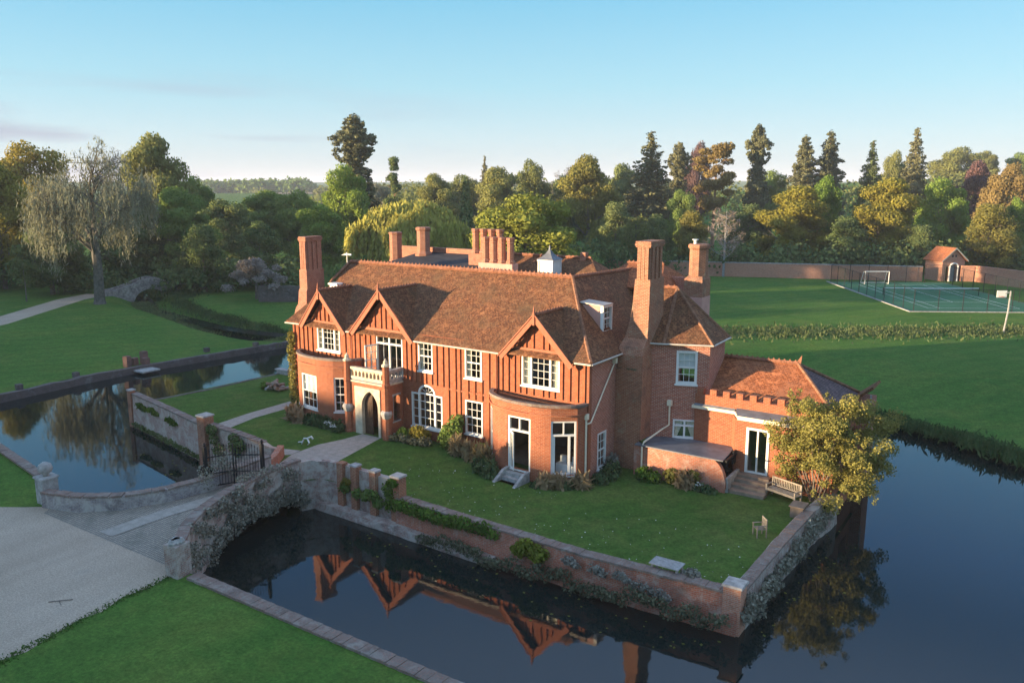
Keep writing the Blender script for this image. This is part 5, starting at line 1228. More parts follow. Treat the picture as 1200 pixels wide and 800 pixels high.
aged_wall(MB(),RW2,-.4,2.35,.4,1.0,0,.03,.02).build('wall',M['pinkwall'],rw2); coping_row(MB(),[(x,y,2.34) for x,y in RW2],.06,-.46,.12,.5).build('coping',M['pinkwall'],rw2)
pv=thing('brick_pavilion','small brick garden pavilion with tiled gable roof and white arched entrance in the wall','pavilion')
mb=MB(); wall_grid(mb,lambda s,z,o:(s,-1.6+o,z),-2.0,2.0,-.3,3.3,[(-1.35,-.85,.0,2.3),(-.55,.55,.0,2.1),(.85,1.35,.0,2.3),(-.45,.45,2.1,2.5)],.3)
mb.box(-2,-1.7,-1.3,2.2,-.3,3.3); mb.box(1.7,2,-1.3,2.2,-.3,3.3); mb.box(-1.7,1.7,1.9,2.2,-.3,3.3); mb.add([(-2,-1.6,3.3),(2,-1.6,3.3),(0,-1.6,5.0),(-2,-1.35,3.3),(2,-1.35,3.3),(0,-1.35,5.0)],[(0,1,2),(5,4,3),(0,3,4,1),(1,4,5,2),(2,5,3,0)]); mb.build('wall',M['pinkwall'],pv)
for s in (-1,1):
    mb=MB(); mb.slab([(s*2.35,-1.95,3.15),(s*2.35,2.5,3.15),(0,2.5,5.2),(0,-1.95,5.2)],.14); mb.build('roof',M['tile2'],pv)
    mb=MB(); mb.add([(s*2.38,-1.97,3.0),(s*2.38,-1.97,3.2),(0,-1.97,5.24),(0,-1.97,5.0)],[(0,1,2,3)]); mb.build('bargeboard',M['cream'],pv)
for x in (-.72,.72):
    mb=MB(); mb.lathe((x,-1.72,0),[(.17,0),(.17,.12),(.13,.16),(.11,2.0),(.18,2.1),(.18,2.25)],10); mb.build('column',M['white'],pv)
mb=MB(); mb.tube([(.72*math.cos(t),-1.72,2.25+.55*math.sin(t)) for t in np.linspace(0,math.pi,11)],.13,6); mb.build('arch',M['white'],pv)
mb=MB(); mb.box(-.5,.5,-1.35,-1.3,0,2.5); mb.build('door',M['greywood'],pv)
for x in (-.3,.3): mb=MB(); mb.box(x-.13,x+.13,-1.63,-1.605,3.75,4.1); mb.build('vent',M['dark'],pv)
pv.location=(11.9,109.0,0); pv.rotation_euler=(0,0,math.atan2(-.696,.717)+math.pi/2)
# tennis court
ca=Vector((-2.4,96.0)); u1=Vector((.512,-.859)); u2=Vector((.859,.512)); CP=lambda a,b:(ca.x+u1.x*a+u2.x*b, ca.y+u1.y*a+u2.y*b)
flat('court_surround',M['courtred'],[CP(-.4,-.4),CP(30,-.4),CP(30,17.4),CP(-.4,17.4)],.008)
flat('tennis_court',M['court'],[CP(.1,.1),CP(29.6,.1),CP(29.6,16.9),CP(.1,16.9)],.014)
def cline(a0,b0,a1,b1,w_=.045):
    mb=MB(); p=Vector(CP(a0,b0)); q=Vector(CP(a1,b1)); t=(q-p).normalized(); n=Vector((-t.y,t.x))*w_
    mb.poly([(p.x+n.x,p.y+n.y,.02),(p.x-n.x,p.y-n.y,.02),(q.x-n.x,q.y-n.y,.02),(q.x+n.x,q.y+n.y,.02)]); return struct(mb.build('court_line',M['white'],uv=False))
for b in (3.1,4.5,12.6,14.0): cline(3.2,b,26.8,b)
for a in (3.2,8.6,21.4,26.8): cline(a,3.1,a,14.0)
cline(8.6,8.55,21.4,8.55)
mb=MB()
for a,b in ((-.4,-.4),(30,-.4)): pass
mb.prism([CP(-.5,-.5),CP(30.1,-.5),CP(30.1,-.3),CP(-.5,-.3)],-.1,.10); mb.prism([CP(29.9,-.3),CP(30.1,-.3),CP(30.1,17.5),CP(29.9,17.5)],-.1,.10); tag(mb.build('court_kerb',M['greystone']),'pale stone kerb round two sides of the tennis court','kerb')
cf=thing('court_fence','tall dark wire mesh fence on thin posts around the tennis court','fence',(12,85,0))
per=[(0,0),(30,0),(30,17),(0,17),(0,0)]
for (a0,b0),(a1,b1) in zip(per,per[1:]):
    n=round(math.hypot(a1-a0,b1-b0)/3)
    for i in range(n):
        x,y=CP(a0+(a1-a0)*i/n,b0+(b1-b0)*i/n); mb=MB(); mb.tube([(x,y,0),(x,y,2.75)],.045,5); mb.build('fence_post',M['iron'],cf)
    p=CP(a0,b0); q=CP(a1,b1); mb=MB(); mb.add([(*p,.05),(*q,.05),(*q,2.7),(*p,2.7)],[(0,1,2,3)]); mb.build('wire_mesh',M['mesh'],cf,uv=False)
    mb=MB(); mb.tube([(*p,2.72),(*q,2.72)],.025,4); mb.build('top_rail',M['iron'],cf)
tn=thing('tennis_net','dark tennis net with a white top band across the court','net',(*CP(15,8.5),0))
p=CP(15,2.2); q=CP(15,14.9)
for x in (p,q): mb=MB(); mb.tube([(*x,0),(*x,1.1)],.06,6); mb.build('post',M['iron'],tn)
mb=MB(); mb.add([(*p,.05),(*q,.05),(*q,.95),(*p,.95)],[(0,1,2,3)]); mb.build('netting',M['iron2'],tn,uv=False)
mb=MB(); mb.tube([(*p,1.02),(p[0]*.5+q[0]*.5,p[1]*.5+q[1]*.5,.95),(*q,1.02)],.06,4); mb.build('band',M['white'],tn)
go=thing('football_goal','white framed football goal with netting at the far end of the tennis court','goal')
mb=MB(); mb.tube([(-1.8,0,0),(-1.8,0,1.9),(1.8,0,1.9),(1.8,0,0)],.07,6); mb.build('frame',M['white'],go)
mb=MB(); 
for s in (-1.8,1.8): mb.tube([(s,0,1.9),(s,.7,1.75),(s,1.5,.05),(s,0,.05)],.045,5)
mb.tube([(-1.8,1.5,.05),(1.8,1.5,.05)],.045,5); mb.build('back_frame',M['white'],go)
mb=MB(); mb.add([(-1.8,.7,1.75),(1.8,.7,1.75),(1.8,1.5,.05),(-1.8,1.5,.05)],[(0,1,2,3)]); mb.build('netting',M['netting'],go,uv=False)
go.location=(4.0,97.2,.02); go.rotation_euler=(0,0,R(34))
pl=thing('hoop_post','leaning pale post with a white backboard at the right beyond the moat','post',(22.8,60.1,0))
mb=MB(); mb.tube([(22.8,60.1,-.1),(23.0,60.2,2.2),(23.05,60.25,4.3)],.09,6); mb.tube([(23.05,60.25,4.2),(22.6,59.9,4.05)],.05,5); mb.build('post',M['greywood'],pl)
mb=MB(); mb.sbox((21.9,59.5),(.83,.557),0,1.0,-.03,.03,3.65,4.35); mb.build('backboard',M['white'],pl)
mb=MB(); mb.tube([(22.35+.25*math.cos(t),59.5+.25*math.sin(t),3.75) for t in np.linspace(0,6.28,11)],.02,4); mb.build('rim',M['barge'],pl)

# ---------------------------------------------------------------- shrubs, climbers, reeds
def shrub(name,label,cat,blobs,n,size,m,group=None,**k):
    o=foliage(name,blobs,n,size,L[m],**k); return tag(o,label,cat,group)
def bl(x,y,z,rx,ry=None,rz=None): return ((x,y,z),(rx,ry or rx,rz or rx))
IZ=-.45
shrub('lavender_bush','dark lavender bushes with white flowers left of the porch','shrub',[bl(-9.9,-1.9,.2,.6,.4,.4),bl(-9.0,-1.95,.25,.55,.4,.45),bl(-8.9,-2.2,.12,.4,.3,.25)],900,.13,'lavender')
for i in range(9): pass
shrub('flower_clump','small white flowers in front of the dark bushes left of the porch','flowers',[bl(-9.5,-2.25,.5,.5,.15,.08),bl(-9.0,-2.4,.42,.3,.12,.08)],60,.08,'white')
shrub('iris_clump','upright blue green iris leaves below the left bow bay','flowers',[bl(-11.3,-1.9,.2,.8,.3,.4),bl(-10.3,-1.9,.2,.6,.3,.38)],700,.22,'lavender',hang=.25,aspect=3)
shrub('tan_grass','tan ornamental grass tuft at the left end of the left bow bay','grass tuft',[bl(-13.1,-1.8,.25,.5,.4,.4),bl(-12.4,-2.0,.15,.35,.3,.3)],420,.3,'straw',hang=.35,aspect=3.5)
shrub('climber','yellowing climber covering the far left corner of the house','climber',[bl(-14.95,-.15,z,.35,.28,.6) for z in (.2,.9,1.7,2.5,3.3,4.1,4.9)]+[bl(-14.4,-.25,.5,.5,.25,.6)],1500,.15,'oak')
shrub('porch_shrub','bright green rounded shrub beside the right porch pillar','shrub',[bl(-4.55,-1.0,.3,.42,.4,.42)],500,.14,'bright')
shrub('euphorbia','yellow green euphorbia bush under the arched window','shrub',[bl(-3.6,-.75,.45,.55,.45,.5),bl(-3.2,-.6,.3,.4,.35,.35)],700,.15,'yellow')
shrub('border_plants','mixed low border plants between porch and arched window','flowers',[bl(-4.9,-1.5,.15,.4,.3,.25),bl(-4.3,-1.3,.15,.5,.35,.3),bl(-3.6,-1.3,.08,.6,.3,.2),bl(-2.9,-1.0,.15,.5,.4,.3)],800,.14,'mossy')
shrub('tall_shrub','tall dark green shrub between the arched window and the square window','shrub',[bl(-1.5,-.5,.6,.55,.45,.8),bl(-1.1,-.45,1.1,.5,.4,.75),bl(-1.7,-.45,.3,.5,.4,.5),bl(-.8,-.4,1.5,.3,.3,.5)],1500,.17,'green')
shrub('ornamental_grass','straw coloured ornamental grass under the square window','grass tuft',[bl(-.6,-.8,.2,.4,.35,.4),bl(.2,-.8,.1,.35,.3,.35)],420,.3,'straw',hang=.4,aspect=3.5)
shrub('border_shrub','low green shrub right of the square window','shrub',[bl(.9,-.7,.2,.45,.4,.4),bl(1.3,-.9,.35,.35,.35,.45)],600,.14,'bright')
shrub('pampas_tuft','pale dry grass tuft at the left foot of the right bow bay','grass tuft',[bl(1.6,-1.5,.15,.4,.35,.45)],300,.32,'straw',hang=.4,aspect=3.5)
shrub('agapanthus','strap leaved green clump left of the bay steps','shrub',[bl(2.1,-2.0,-.1,.6,.5,.4),bl(2.8,-2.3,-.25,.5,.4,.35)],800,.22,'lavender',hang=.5,aspect=3)
shrub('white_flowers','white flowers dotted through the clump left of the bay steps','flowers',[bl(2.2,-2.2,.15,.5,.3,.1)],26,.09,'white')
shrub('dry_border_grass','tan grasses and low plants under the right bay window','grass tuft',[bl(6.0,-2.0,-.35,.4,.3,.35),bl(6.7,-1.7,-.35,.35,.3,.4),bl(7.6,-1.0,-.3,.33,.3,.45)],560,.3,'straw',hang=.4,aspect=3.5)
shrub('border_leaves','green border leaves between the bay steps and the bay window','flowers',[bl(5.6,-2.2,-.5,.4,.3,.25),bl(7.0,-1.5,-.4,.4,.35,.3)],600,.17,'lavender',hang=.6,aspect=2.5)
shrub('corner_shrub','dark grey green shrub under the narrow side window','shrub',[bl(8.1,.1,-.3,.5,.45,.4),bl(8.2,.9,-.2,.55,.5,.5),bl(8.0,1.7,-.2,.5,.45,.5)],1300,.14,'lavender')
shrub('silver_shrub','pale silver tipped shrub against the wall beside the great chimney','shrub',[bl(7.8,1.9,.0,.4,.4,.45),bl(7.75,2.4,.1,.3,.3,.4)],420,.13,'silver')
shrub('spurge_bush','vivid yellow green spurge bush at the foot of the great chimney','shrub',[bl(9.9,1.8,-.15,.55,.45,.42),bl(10.4,1.8,-.2,.4,.4,.35)],900,.14,'ivy')
shrub('chimney_fern','feathery green fern growing on the lower chimney','fern',[bl(9.25,2.75,.95,.25,.2,.35),bl(9.35,2.7,.5,.28,.2,.35)],320,.2,'green',hang=.5,aspect=2.5)
shrub('tan_tuft','round tan grass tuft in front of the lean-to wall','grass tuft',[bl(12.05,1.95,-.1,.38,.33,.36)],380,.26,'straw',hang=.4,aspect=3)
shrub('border_shrub','olive low shrub behind the round tan tuft','shrub',[bl(11.3,2.05,.0,.5,.25,.4),bl(12.3,2.15,.15,.5,.2,.35)],500,.15,'oak')
shrub('bed_plants','dark leafy plants at the right end of the lean-to bed','flowers',[bl(12.9,2.0,-.3,.5,.3,.25),bl(13.4,1.95,-.35,.35,.25,.2)],420,.17,'lavender')
shrub('lean_to_blooms','few white blooms before the curved lean-to wall','flowers',[bl(12.8,1.85,-.05,.3,.15,.1)],16,.09,'white')
# the yellow bush at the water's edge
bush=thing('corner_bush','large loose yellow green bush hiding the garden room corner and leaning over the water','bush',(18.0,3.6,-.4))
mb=MB()
for i in range(14):
    a=random.uniform(0,6.28); r=random.uniform(.8,2.4); x,y=18.1+r*math.cos(a)*.9,3.6+r*math.sin(a)*.7
    mb.tube([(18.1+random.uniform(-.3,.3),3.7,-.6),(18.1+(x-18.1)*.45,3.6+(y-3.6)*.5,1.2),(x,y,random.uniform(2.3,4.2))],[.035,.022,.008],5)
mb.build('stem',M['bark'],bush)
bb=[]
for i in range(120):
    a=random.uniform(0,6.28); r=random.random()**.5; z=random.uniform(.0,4.6); w_=(1.0 if z<3.2 else .78)*(.82+.22*math.sin(a*3+z*1.4)); s_=random.uniform(.22,.6)
    bb.append(bl(18.2+2.3*r*math.cos(a)*w_,3.7+1.3*r*math.sin(a),z+.35*math.sin(a*2),s_*1.1,s_,s_*.9))
for i in range(46): s_=random.uniform(.22,.55); bb.append(bl(19.3+random.uniform(0,1.7),4.4+random.uniform(-1.2,3.6),random.uniform(.0,3.9),s_,s_,s_))
for i in range(60):
    a=random.uniform(0,6.28); z=random.uniform(.2,5.0); q=random.uniform(.9,1.12); bb.append(bl(18.4+2.4*q*math.cos(a)*(1 if z<3.4 else .7),3.8+1.5*q*math.sin(a),z,.18,.18,.26))
bb=[b for b in bb if not (b[0][0]-b[1][0]<17.75 and b[0][1]<3.9 and b[0][2]<1.25)]
foliage('leaves',bb,44000,.085,L['bushy'],bush,shell=.2,jitter=1.0)
# climbers and ground plants on the moat walls
shrub('ivy_pier','bright green ivy clothing the last capped pier of the raised wall','ivy',[bl(.9,-8.22,.3,.42,.18,.5),bl(1.0,-8.3,-.3,.35,.16,.5),bl(1.2,-8.35,.75,.35,.22,.2)],1100,.11,'ivy')
shrub('ivy_hedge','long green ivy mat trailing along the top of the moat wall','ivy',[bl(x,-8.48+random.uniform(-.05,.08),-.22+random.uniform(-.12,.05),.5,.30,.32) for x in np.arange(1.8,7.3,.45)],3800,.11,'ivy')
shrub('wall_fern','green ferns hanging on the pale wall between the brick piers','fern',[bl(x,-8.3,z,.35,.2,.3) for x,z in ((-2.1,-.2),(-1.2,-.35),(-.6,-.3),(.2,-.5),(-.1,-.2))],900,.13,'green')
shrub('yellow_wallflower','small clump of yellow wallflowers on the wall near the first brick pier','flowers',[bl(-1.95,-8.3,.15,.3,.16,.2)],220,.09,'yellow')
shrub('wall_shrub','yellow green rounded shrub hanging over the middle of the moat wall','shrub',[bl(9.2,-8.75,-.35,.5,.3,.4),bl(9.8,-8.8,-.45,.55,.3,.4),bl(8.8,-8.7,-.6,.4,.25,.3)],1400,.12,'ivy2')
for i,(x,z,lab) in enumerate(((11.4,-.35,'pale silver plant just right of the yellow green wall shrub'),(12.6,-.38,'silver plant clump in the middle of the red moat wall'),(13.7,-.36,'silver plant clump left of the grey table'),(14.6,-.55,'silver plant clump below the grey table'),(15.4,-.6,'silver plant clump nearest the corner pier'))):
    shrub('silver_plant',lab,'wall plant',[bl(x,-8.82,z,.42,.14,.22),bl(x+.3,-8.85,z-.1,.3,.12,.16)],300,.09,'silver','silver plants on the moat wall')
tag(foliage('moss_fringe',[bl(x,-9.0-.12*math.sin(x)+random.uniform(-.06,.06),-1.25+random.uniform(-.22,.25)+(.25 if x>13 else 0),.45,.22,.28) for x in np.arange(3.5,18.2,.4)],4600,.10,L['mossy']),'mossy wet plants fringing the foot of the red moat wall','moss',kind='stuff')
tag(foliage('wall_creepers',[bl(18.62+random.uniform(0,.2),y,-.75+random.uniform(-.5,.3),.28,.45,.38) for y in np.arange(-8.1,4.4,.45)],4200,.11,L['silver2']),'grey green creepers covering the outer face of the right lawn wall','creeper',kind='stuff')
ivy_b=[]
for p in resample(EAST,24):
    for k in range(3):
        if random.random()<.62: ivy_b.append(bl(p.x+.12+random.uniform(0,.12),p.y-.08,random.uniform(-.9,.9) if p.y<-16 or p.y>-10.5 else random.uniform(-.25,.95),.22,.38,.28))
for p in resample(EAST,44):
    if -15.9<p.y<-8.9:
        for k in range(2): ivy_b.append(bl(p.x+.1+random.uniform(0,.15),p.y,arch_z(p.y)+random.uniform(-.30,.28),.24,.3,random.uniform(.2,.42)))
tag(foliage('bridge_ivy',ivy_b,9000,.10,L['silver2']),'silvery old ivy hanging over the arch side of the brick bridge','ivy',kind='stuff')
shrub('bridge_creeper','dark twiggy creeper on the bridge parapet around the iron gates','creeper',[bl(-6.7+random.uniform(-.3,.5),-12.7+random.uniform(-.8,1.4),random.uniform(.3,1.8),.35,.35,.4) for _ in range(12)]+[bl(-4.5,-12.6+i*.5,1.1,.35,.4,.2) for i in range(5)],1300,.09,'silver2')
shrub('wall_creeper','dark creeper covering the garden wall just right of its capped pier','creeper',[bl(-13.6+random.uniform(0,3.0),-7.85,random.uniform(-.6,.9),.45,.2,.35) for _ in range(12)],1700,.12,'dark')
for x,z,lab in ((-24,.15,'green tuft nearest the far end of the pale garden wall'),(-22.2,.2,'green tuft in the middle of the pale garden wall'),(-19.4,.1,'wide green tuft growing out of the pale garden wall near its capped pier')):
    y=-5.75-(x+24)*.185; shrub('wall_plant',lab,'wall plant',[bl(x,y,z,.5,.18,.22),bl(x+.6,y-.11,z-.08,.45,.16,.2)],330,.12,'ivy','green tufts on the garden wall')
tag(foliage('waterline_moss',[bl(x,-5.75-(x+24)*.185,-1.4,.5,.2,.2) for x in np.arange(-25,-14.5,.6)],1300,.12,L['dark']),'dark moss along the waterline of the pale garden wall','moss',kind='stuff')
def reeds(name,label,pts,wd,n,h,m,cat='reeds'):
    P=[Vector(p) for p in pts]; seg=[(b-a).length for a,b in zip(P,P[1:])]; tot=sum(seg); C=[]
    for i in range(n):
        s=random.random()*tot; j=0
        while s>seg[j] and j<len(seg)-1: s-=seg[j]; j+=1
        p=P[j].lerp(P[j+1],s/seg[j]); t=(P[j+1]-P[j]).normalized(); o=random.gauss(0,wd/2.4); hh=h*(.3+.8*(.5+.5*math.sin(s*.55+j*2))*(.5+.5*math.sin(s*.17+1)))*random.uniform(.6,1.2)
        C.append((p.x-t.y*o,p.y+t.x*o,hill(p.x,p.y)+hh*random.random()*.7-(.1 if name=='bank_reeds' else 0)))
    C=np.array(C); V,F=leaf_quads(C,np.tile([.4,-.8,.2],(n,1)),.15 if h>.1 else .06,3.6 if h>.1 else 1.8,.7,.5); return tag(np_mesh(name,V,F,L[m]),label,cat,kind='stuff')
reeds('bank_reeds','dark reeds and rough grass along the right bank of the moat',[(10,25.4),(16,24.8),(19.3,24.2),(21.6,22.9),(24.2,21.1),(26.5,19.7),(34,15.8),(44,11.2)],1.5,10000,.6,'reed')
reeds('ditch_grass','rough grass strip crossing the far field in front of the tennis court',[(-45,20),(-20,32),(-.8,44.2),(10.1,51.5),(23,61.4),(50,80)],4.5,16000,.26,'reed2','rough grass')
reeds('stream_grass','rough dry grass along the stream below the little bridge',[(-78,27.5),(-71,24),(-61,22.0),(-53.5,20.6),(-46,20.6),(-40.5,21)],2.2,6000,.5,'reed2','rough grass')
reeds('stream_grass','green rough grass on the far side of the stream',[(-76,33),(-68,28),(-60,26),(-52,25),(-44,25)],2.4,5000,.5,'reed','rough grass')
reeds('verge_grass','tufts of grass edging the foreground lawn against the gravel',[(.45,-30),(.25,-25.8),(-.15,-22.9),(-.4,-21.2),(-.4,-19.2)],.3,1600,.05,'edgegrass','grass edge')
C=np.array([(random.uniform(-3,17.5),random.uniform(-7.6,-2.6),0) for _ in range(170)]); C[:,2]=[island_z(x,y)+.04 for x,y,_ in C]
V,F=leaf_quads(C,np.tile([0,0,1.0],(len(C),1)),.07,1.0,.3); tag(np_mesh('daisies',V,F,L['white']),'tiny white daisies scattered over the island lawn','daisies',kind='stuff')
C=[]
for i in range(110):
    k=random.random()
    if k<.45: C.append((random.uniform(0,18),-9.1-abs(random.gauss(0,1.3)),WZ+.012))
    elif k<.7: C.append((18.9+abs(random.gauss(0,1.0)),random.uniform(-9,4),WZ+.012))
    else: C.append((random.uniform(-24,-8),-8.2-abs(random.gauss(0,1.2)),WZ+.012))
C=np.array([c for c in C if not (-9<c[0]<.5 and c[1]<-9.5)]); V,F=leaf_quads(C,np.tile([0,0,1.0],(len(C),1)),.11,1.3,.02); tag(np_mesh('floating_leaves',V,F,L['oak']),'small fallen leaves floating on the moat close to the walls','leaves',kind='stuff')

# ---------------------------------------------------------------- trees
def limbs(mb,h,r,r0,n=7,zlo=.3,zhi=.8,lean=0.0,droop=0.0):
    top=(lean,0,h*.86); mb.tube([(0,0,-.6),(lean*.2,0,h*.25),(lean*.6,.1,h*.55),top],[r0*1.25,r0*.9,r0*.55,r0*.12],7)
    for i in range(n):
        f=zlo+(zhi-zlo)*i/max(1,n-1); a=i*2.4+random.uniform(-.4,.4); l=r*random.uniform(.6,.95)*(1.15-f*.5); z=h*f
        x0=lean*f; e=(x0+l*math.cos(a),l*math.sin(a),z+l*.55-droop); m_=(x0+l*.5*math.cos(a),l*.5*math.sin(a),z+l*.38)
        mb.tube([(x0,0,z),m_,e],[r0*.45*(1.2-f),r0*.28*(1.2-f),r0*.08],5)
        for k in (-1,1):
            e2=(m_[0]+l*.45*math.cos(a+k*.8),m_[1]+l*.45*math.sin(a+k*.8),m_[2]+l*.3); mb.tube([m_,e2],[r0*.2*(1.2-f),r0*.05],4)
    return mb
PROTO={}
def proto(kind):
    if kind in PROTO: return PROTO[kind]
    t=thing('tree',None,None); tm='bark'; h,r=14.0,6.0
    if kind in ('broad','broad2','willow_','yew'):
        g=random.Random(hash(kind)%1000 if False else len(kind)*7+ord(kind[-1])); bb=[]
        if kind=='broad':
            for i in range(34):
                a=g.uniform(0,6.28); f=g.random(); z=2.6+10.2*f; rr=5.1*math.sin(math.pi*min(1,.18+.80*f))**.6*g.uniform(.55,1.0)
                s=g.uniform(1.3,2.2); bb.append(((rr*math.cos(a),rr*math.sin(a),z),(s,s,s*.75)))
            bb.append(((0,0,8),(3.4,3.4,4.2)))
        elif kind=='broad2':
            for i in range(40):
                a=g.uniform(0,6.28); f=g.random()**.8; z=2.2+11*f; rr=5.6*math.sin(math.pi*min(1,.25+.70*f))**.7*g.uniform(.4,1.0)+.4*math.sin(a*3)
                s=g.uniform(.9,1.9); bb.append(((rr*math.cos(a),rr*math.sin(a),z),(s*1.15,s*1.15,s*.7)))
            bb.append(((0,0,7),(2.6,2.6,4)))
        else:
            for i in range(36):
                a=g.uniform(0,6.28); f=g.random()**1.1; z=.8+12.4*f; rr=5.4*(1-f)**.55*g.uniform(.6,1.0)
                s=g.uniform(1.0,1.9); bb.append(((rr*math.cos(a),rr*math.sin(a),z),(s,s,s*.9)))
            bb.append(((0,0,6),(3.6,3.6,5)))
        foliage('crown',bb,{'broad':30000,'broad2':28000,'yew':24000}[kind],.30 if kind!='yew' else .28,L['oak'],t,shell=.5,jitter=.5)
        limbs(MB(),12.5,5,.34,8,.22,.75).build('trunk',M['bark'],t,uv=False)
    elif kind in ('seqcol','seqcone','seqround'):
        h,r=28.0,{'seqcol':3.5,'seqcone':5.2,'seqround':3.6}[kind]; bb=[]; z=2.5
        while z<27.7:
            f=z/28; rad=(3.8*min(1,((1-f)/.2))**.5*(.8+.22*math.sin(z*.55+1)) if kind=='seqround' else 3.7*min(1,((1-f)/.42))**.6 if kind=='seqcol' else 6.3*(1-f)**.78)*(.88+.14*math.sin(z*1.9))+.12
            n=max(3,int(rad*3.2))
            for i in range(n):
                a=6.28*i/n+random.uniform(-.5,.5)+z; q=rad*random.uniform(.5,1.0); s=random.uniform(.4,.75)*(.55+.13*rad)
                bb.append(((q*math.cos(a),q*math.sin(a),z+random.uniform(-.4,.4)-q*.22),(s*1.2,s*1.2,s*.8)))
            bb.append(((0,0,z),(rad*.6,rad*.6,.7))); z+=.62
        foliage('crown',bb,30000,.36,L['conifer'],t,shell=.5,jitter=.55)
        MB().tube([(0,0,-.6),(0,0,3),(0,0,16),(0,0,27.6)],[1.0,.75,.4,.06],8).build('trunk',M['pinebark'],t,uv=False)
    elif kind=='cypress':
        h,r=14.0,2.2; bb=[((random.uniform(-.5,.5)*(1-z/15),random.uniform(-.5,.5)*(1-z/15),z),(1.9*(1-z/15.2)**.5*.8,1.9*(1-z/15.2)**.5*.8,1.2)) for z in np.arange(.8,14,.6)]
        foliage('crown',bb,5000,.4,L['dark'],t); MB().tube([(0,0,-.5),(0,0,12)],[.3,.05],6).build('trunk',M['bark'],t,uv=False)
    elif kind in ('pine','pine2'):
        h,r=20.0,3.6 if kind=='pine' else 5.0; bb=[]
        lo=.18 if kind=='pine' else .42
        for i in range(34 if kind=='pine' else 46):
            f=lo+(1-lo)*random.random(); a=random.uniform(0,6.28); q=r*random.uniform(.05,.8)*(1-abs(f-.72)*1.3 if kind=='pine2' else (.35+.5*math.sin(f*9)**2)); s=random.uniform(.8,1.4)
            bb.append(((q*math.cos(a),q*math.sin(a),h*f-.3),(s*1.2,s*1.2,s*.55)))
        foliage('crown',bb,11000,.34,L['dark'],t); limbs(MB(),19,r*.9,.36,8,.35,.9).build('trunk',M['pinebark'],t,uv=False)
    elif kind=='willow':
        h,r=13.0,9.0; C=[];D=[]
        for i in range(3200):
            a=random.uniform(0,6.28); q=math.sqrt(random.random()); rr=8.6*q*(1+.10*math.sin(a*5)); zt=12.4*(1-.36*q**3.2)+random.uniform(-.9,.5)+.7*math.sin(a*7+q*9)
            ln=random.uniform(2.0,5.5) if q>.6 else random.uniform(1,3)
            for k in range(int(ln/.5)): C.append((rr*math.cos(a)*(1+.008*k)+random.gauss(0,.1),rr*math.sin(a)*(1+.008*k)+random.gauss(0,.1),max(.3,zt-.5*k))); D.append((math.cos(a),math.sin(a),.25))
        C=np.array(C); V,F=leaf_quads(C,np.array(D),.36,2.6,.5,.16); np_mesh('crown',V,F,L['willow'],t); limbs(MB(),11,6,.45,7,.25,.8).build('trunk',M['bark'],t,uv=False)
    elif kind in ('weeping','twiggy','bare','birch'):
        h,r={'weeping':(21.0,7.5),'twiggy':(16.0,5.0),'bare':(11.0,2.8),'birch':(12.0,2.4)}[kind]
        mb=MB(); r0={'weeping':.62,'twiggy':.3,'bare':.2,'birch':.17}[kind]; tips=[]
        def grow(p,dv,l,rad,dep):
            e=p+dv*l; mid=p.lerp(e,.5)+Vector((random.uniform(-1,1),random.uniform(-1,1),random.uniform(-.3,.6)))*l*.07
            mb.tube([p,mid,e],[rad,rad*.8,rad*.55],6 if dep>2 else 4,cap=False)
            if dep==0: tips.append((e,dv)); return
            for k in range(3 if dep>1 else 4):
                nd=(dv+Vector((random.gauss(0,.55),random.gauss(0,.55),random.gauss(.12,.35)))).normalized(); grow(p.lerp(e,random.uniform(.55,1.0)),nd,l*random.uniform(.55,.8),rad*.5,dep-1)
        if kind in ('bare','birch'):
            mb.tube([(0,0,-.4),(.1,0,h*.5),(0,.1,h*.98)],[r0,r0*.7,.02],6)
            for i in range(16):
                z=h*(.22+.7*i/16); a=i*2.4; grow(Vector((0,0,z)),Vector((math.cos(a),math.sin(a),.55)).normalized(),r*(1.05-.7*i/16)*.75,.05,2)
        else:
            p=Vector((0,0,h*.40)); mb.tube([(0,0,-.6),(0,0,.6),(.1,.1,h*.2),tuple(p)],[r0*1.6,r0*1.05,r0*.9,r0*.75],9)
            for i in range(7): a=i*.9+.3; grow(p-Vector((0,0,h*.018*i)),Vector((math.cos(a)*.75,math.sin(a)*.75,.8)).normalized(),h*.22,r0*.38,4 if kind=='weeping' else 3)
            grow(p,Vector((0,0,1)),h*.24,r0*.6,4)
        mb.build('trunk',M['greybark'] if kind!='bare' else M['greywood'],t,uv=False)
        C=[];Dd=[]
        for e,dv in tips:
            if kind=='weeping':
                ln=random.uniform(1.2,6.0) if e.z<h*.8 else random.uniform(.5,2.5)
                for q_ in range(2):
                    ox,oy=random.gauss(0,.35),random.gauss(0,.35)
                    for k in range(int(ln/.36)): C.append((e.x+ox+random.gauss(0,.1),e.y+oy+random.gauss(0,.1),max(1.8,e.z-.36*k))); Dd.append((dv.x,dv.y,.3))
            elif kind in('twiggy','bare'):
                for k in range(5): C.append((e.x+random.gauss(0,.3),e.y+random.gauss(0,.3),e.z+random.gauss(.2,.3))); Dd.append((dv.x,dv.y,dv.z))
            else:
                for k in range(16): C.append((e.x+random.gauss(0,.45),e.y+random.gauss(0,.45),e.z+random.gauss(-.3,.45))); Dd.append((dv.x,dv.y,.3))
        C=np.array(C)
        if kind=='weeping':
            V,F=leaf_quads(C,np.array(Dd),.15,3.6,.6,.25)
        elif kind=='birch': V,F=leaf_quads(C,np.array(Dd),.26,1.3,.8)
        else: V,F=leaf_quads(C,np.array(Dd),.09,9,.6)
        np_mesh('crown',V,F,L['grey'],t)
    elif kind=='blossom':
        h,r=5.6,4.2; bb=[((random.uniform(-3.4,3.4),random.uniform(-3.0,3.0),0),(1,1,1)) for _ in range(34)]
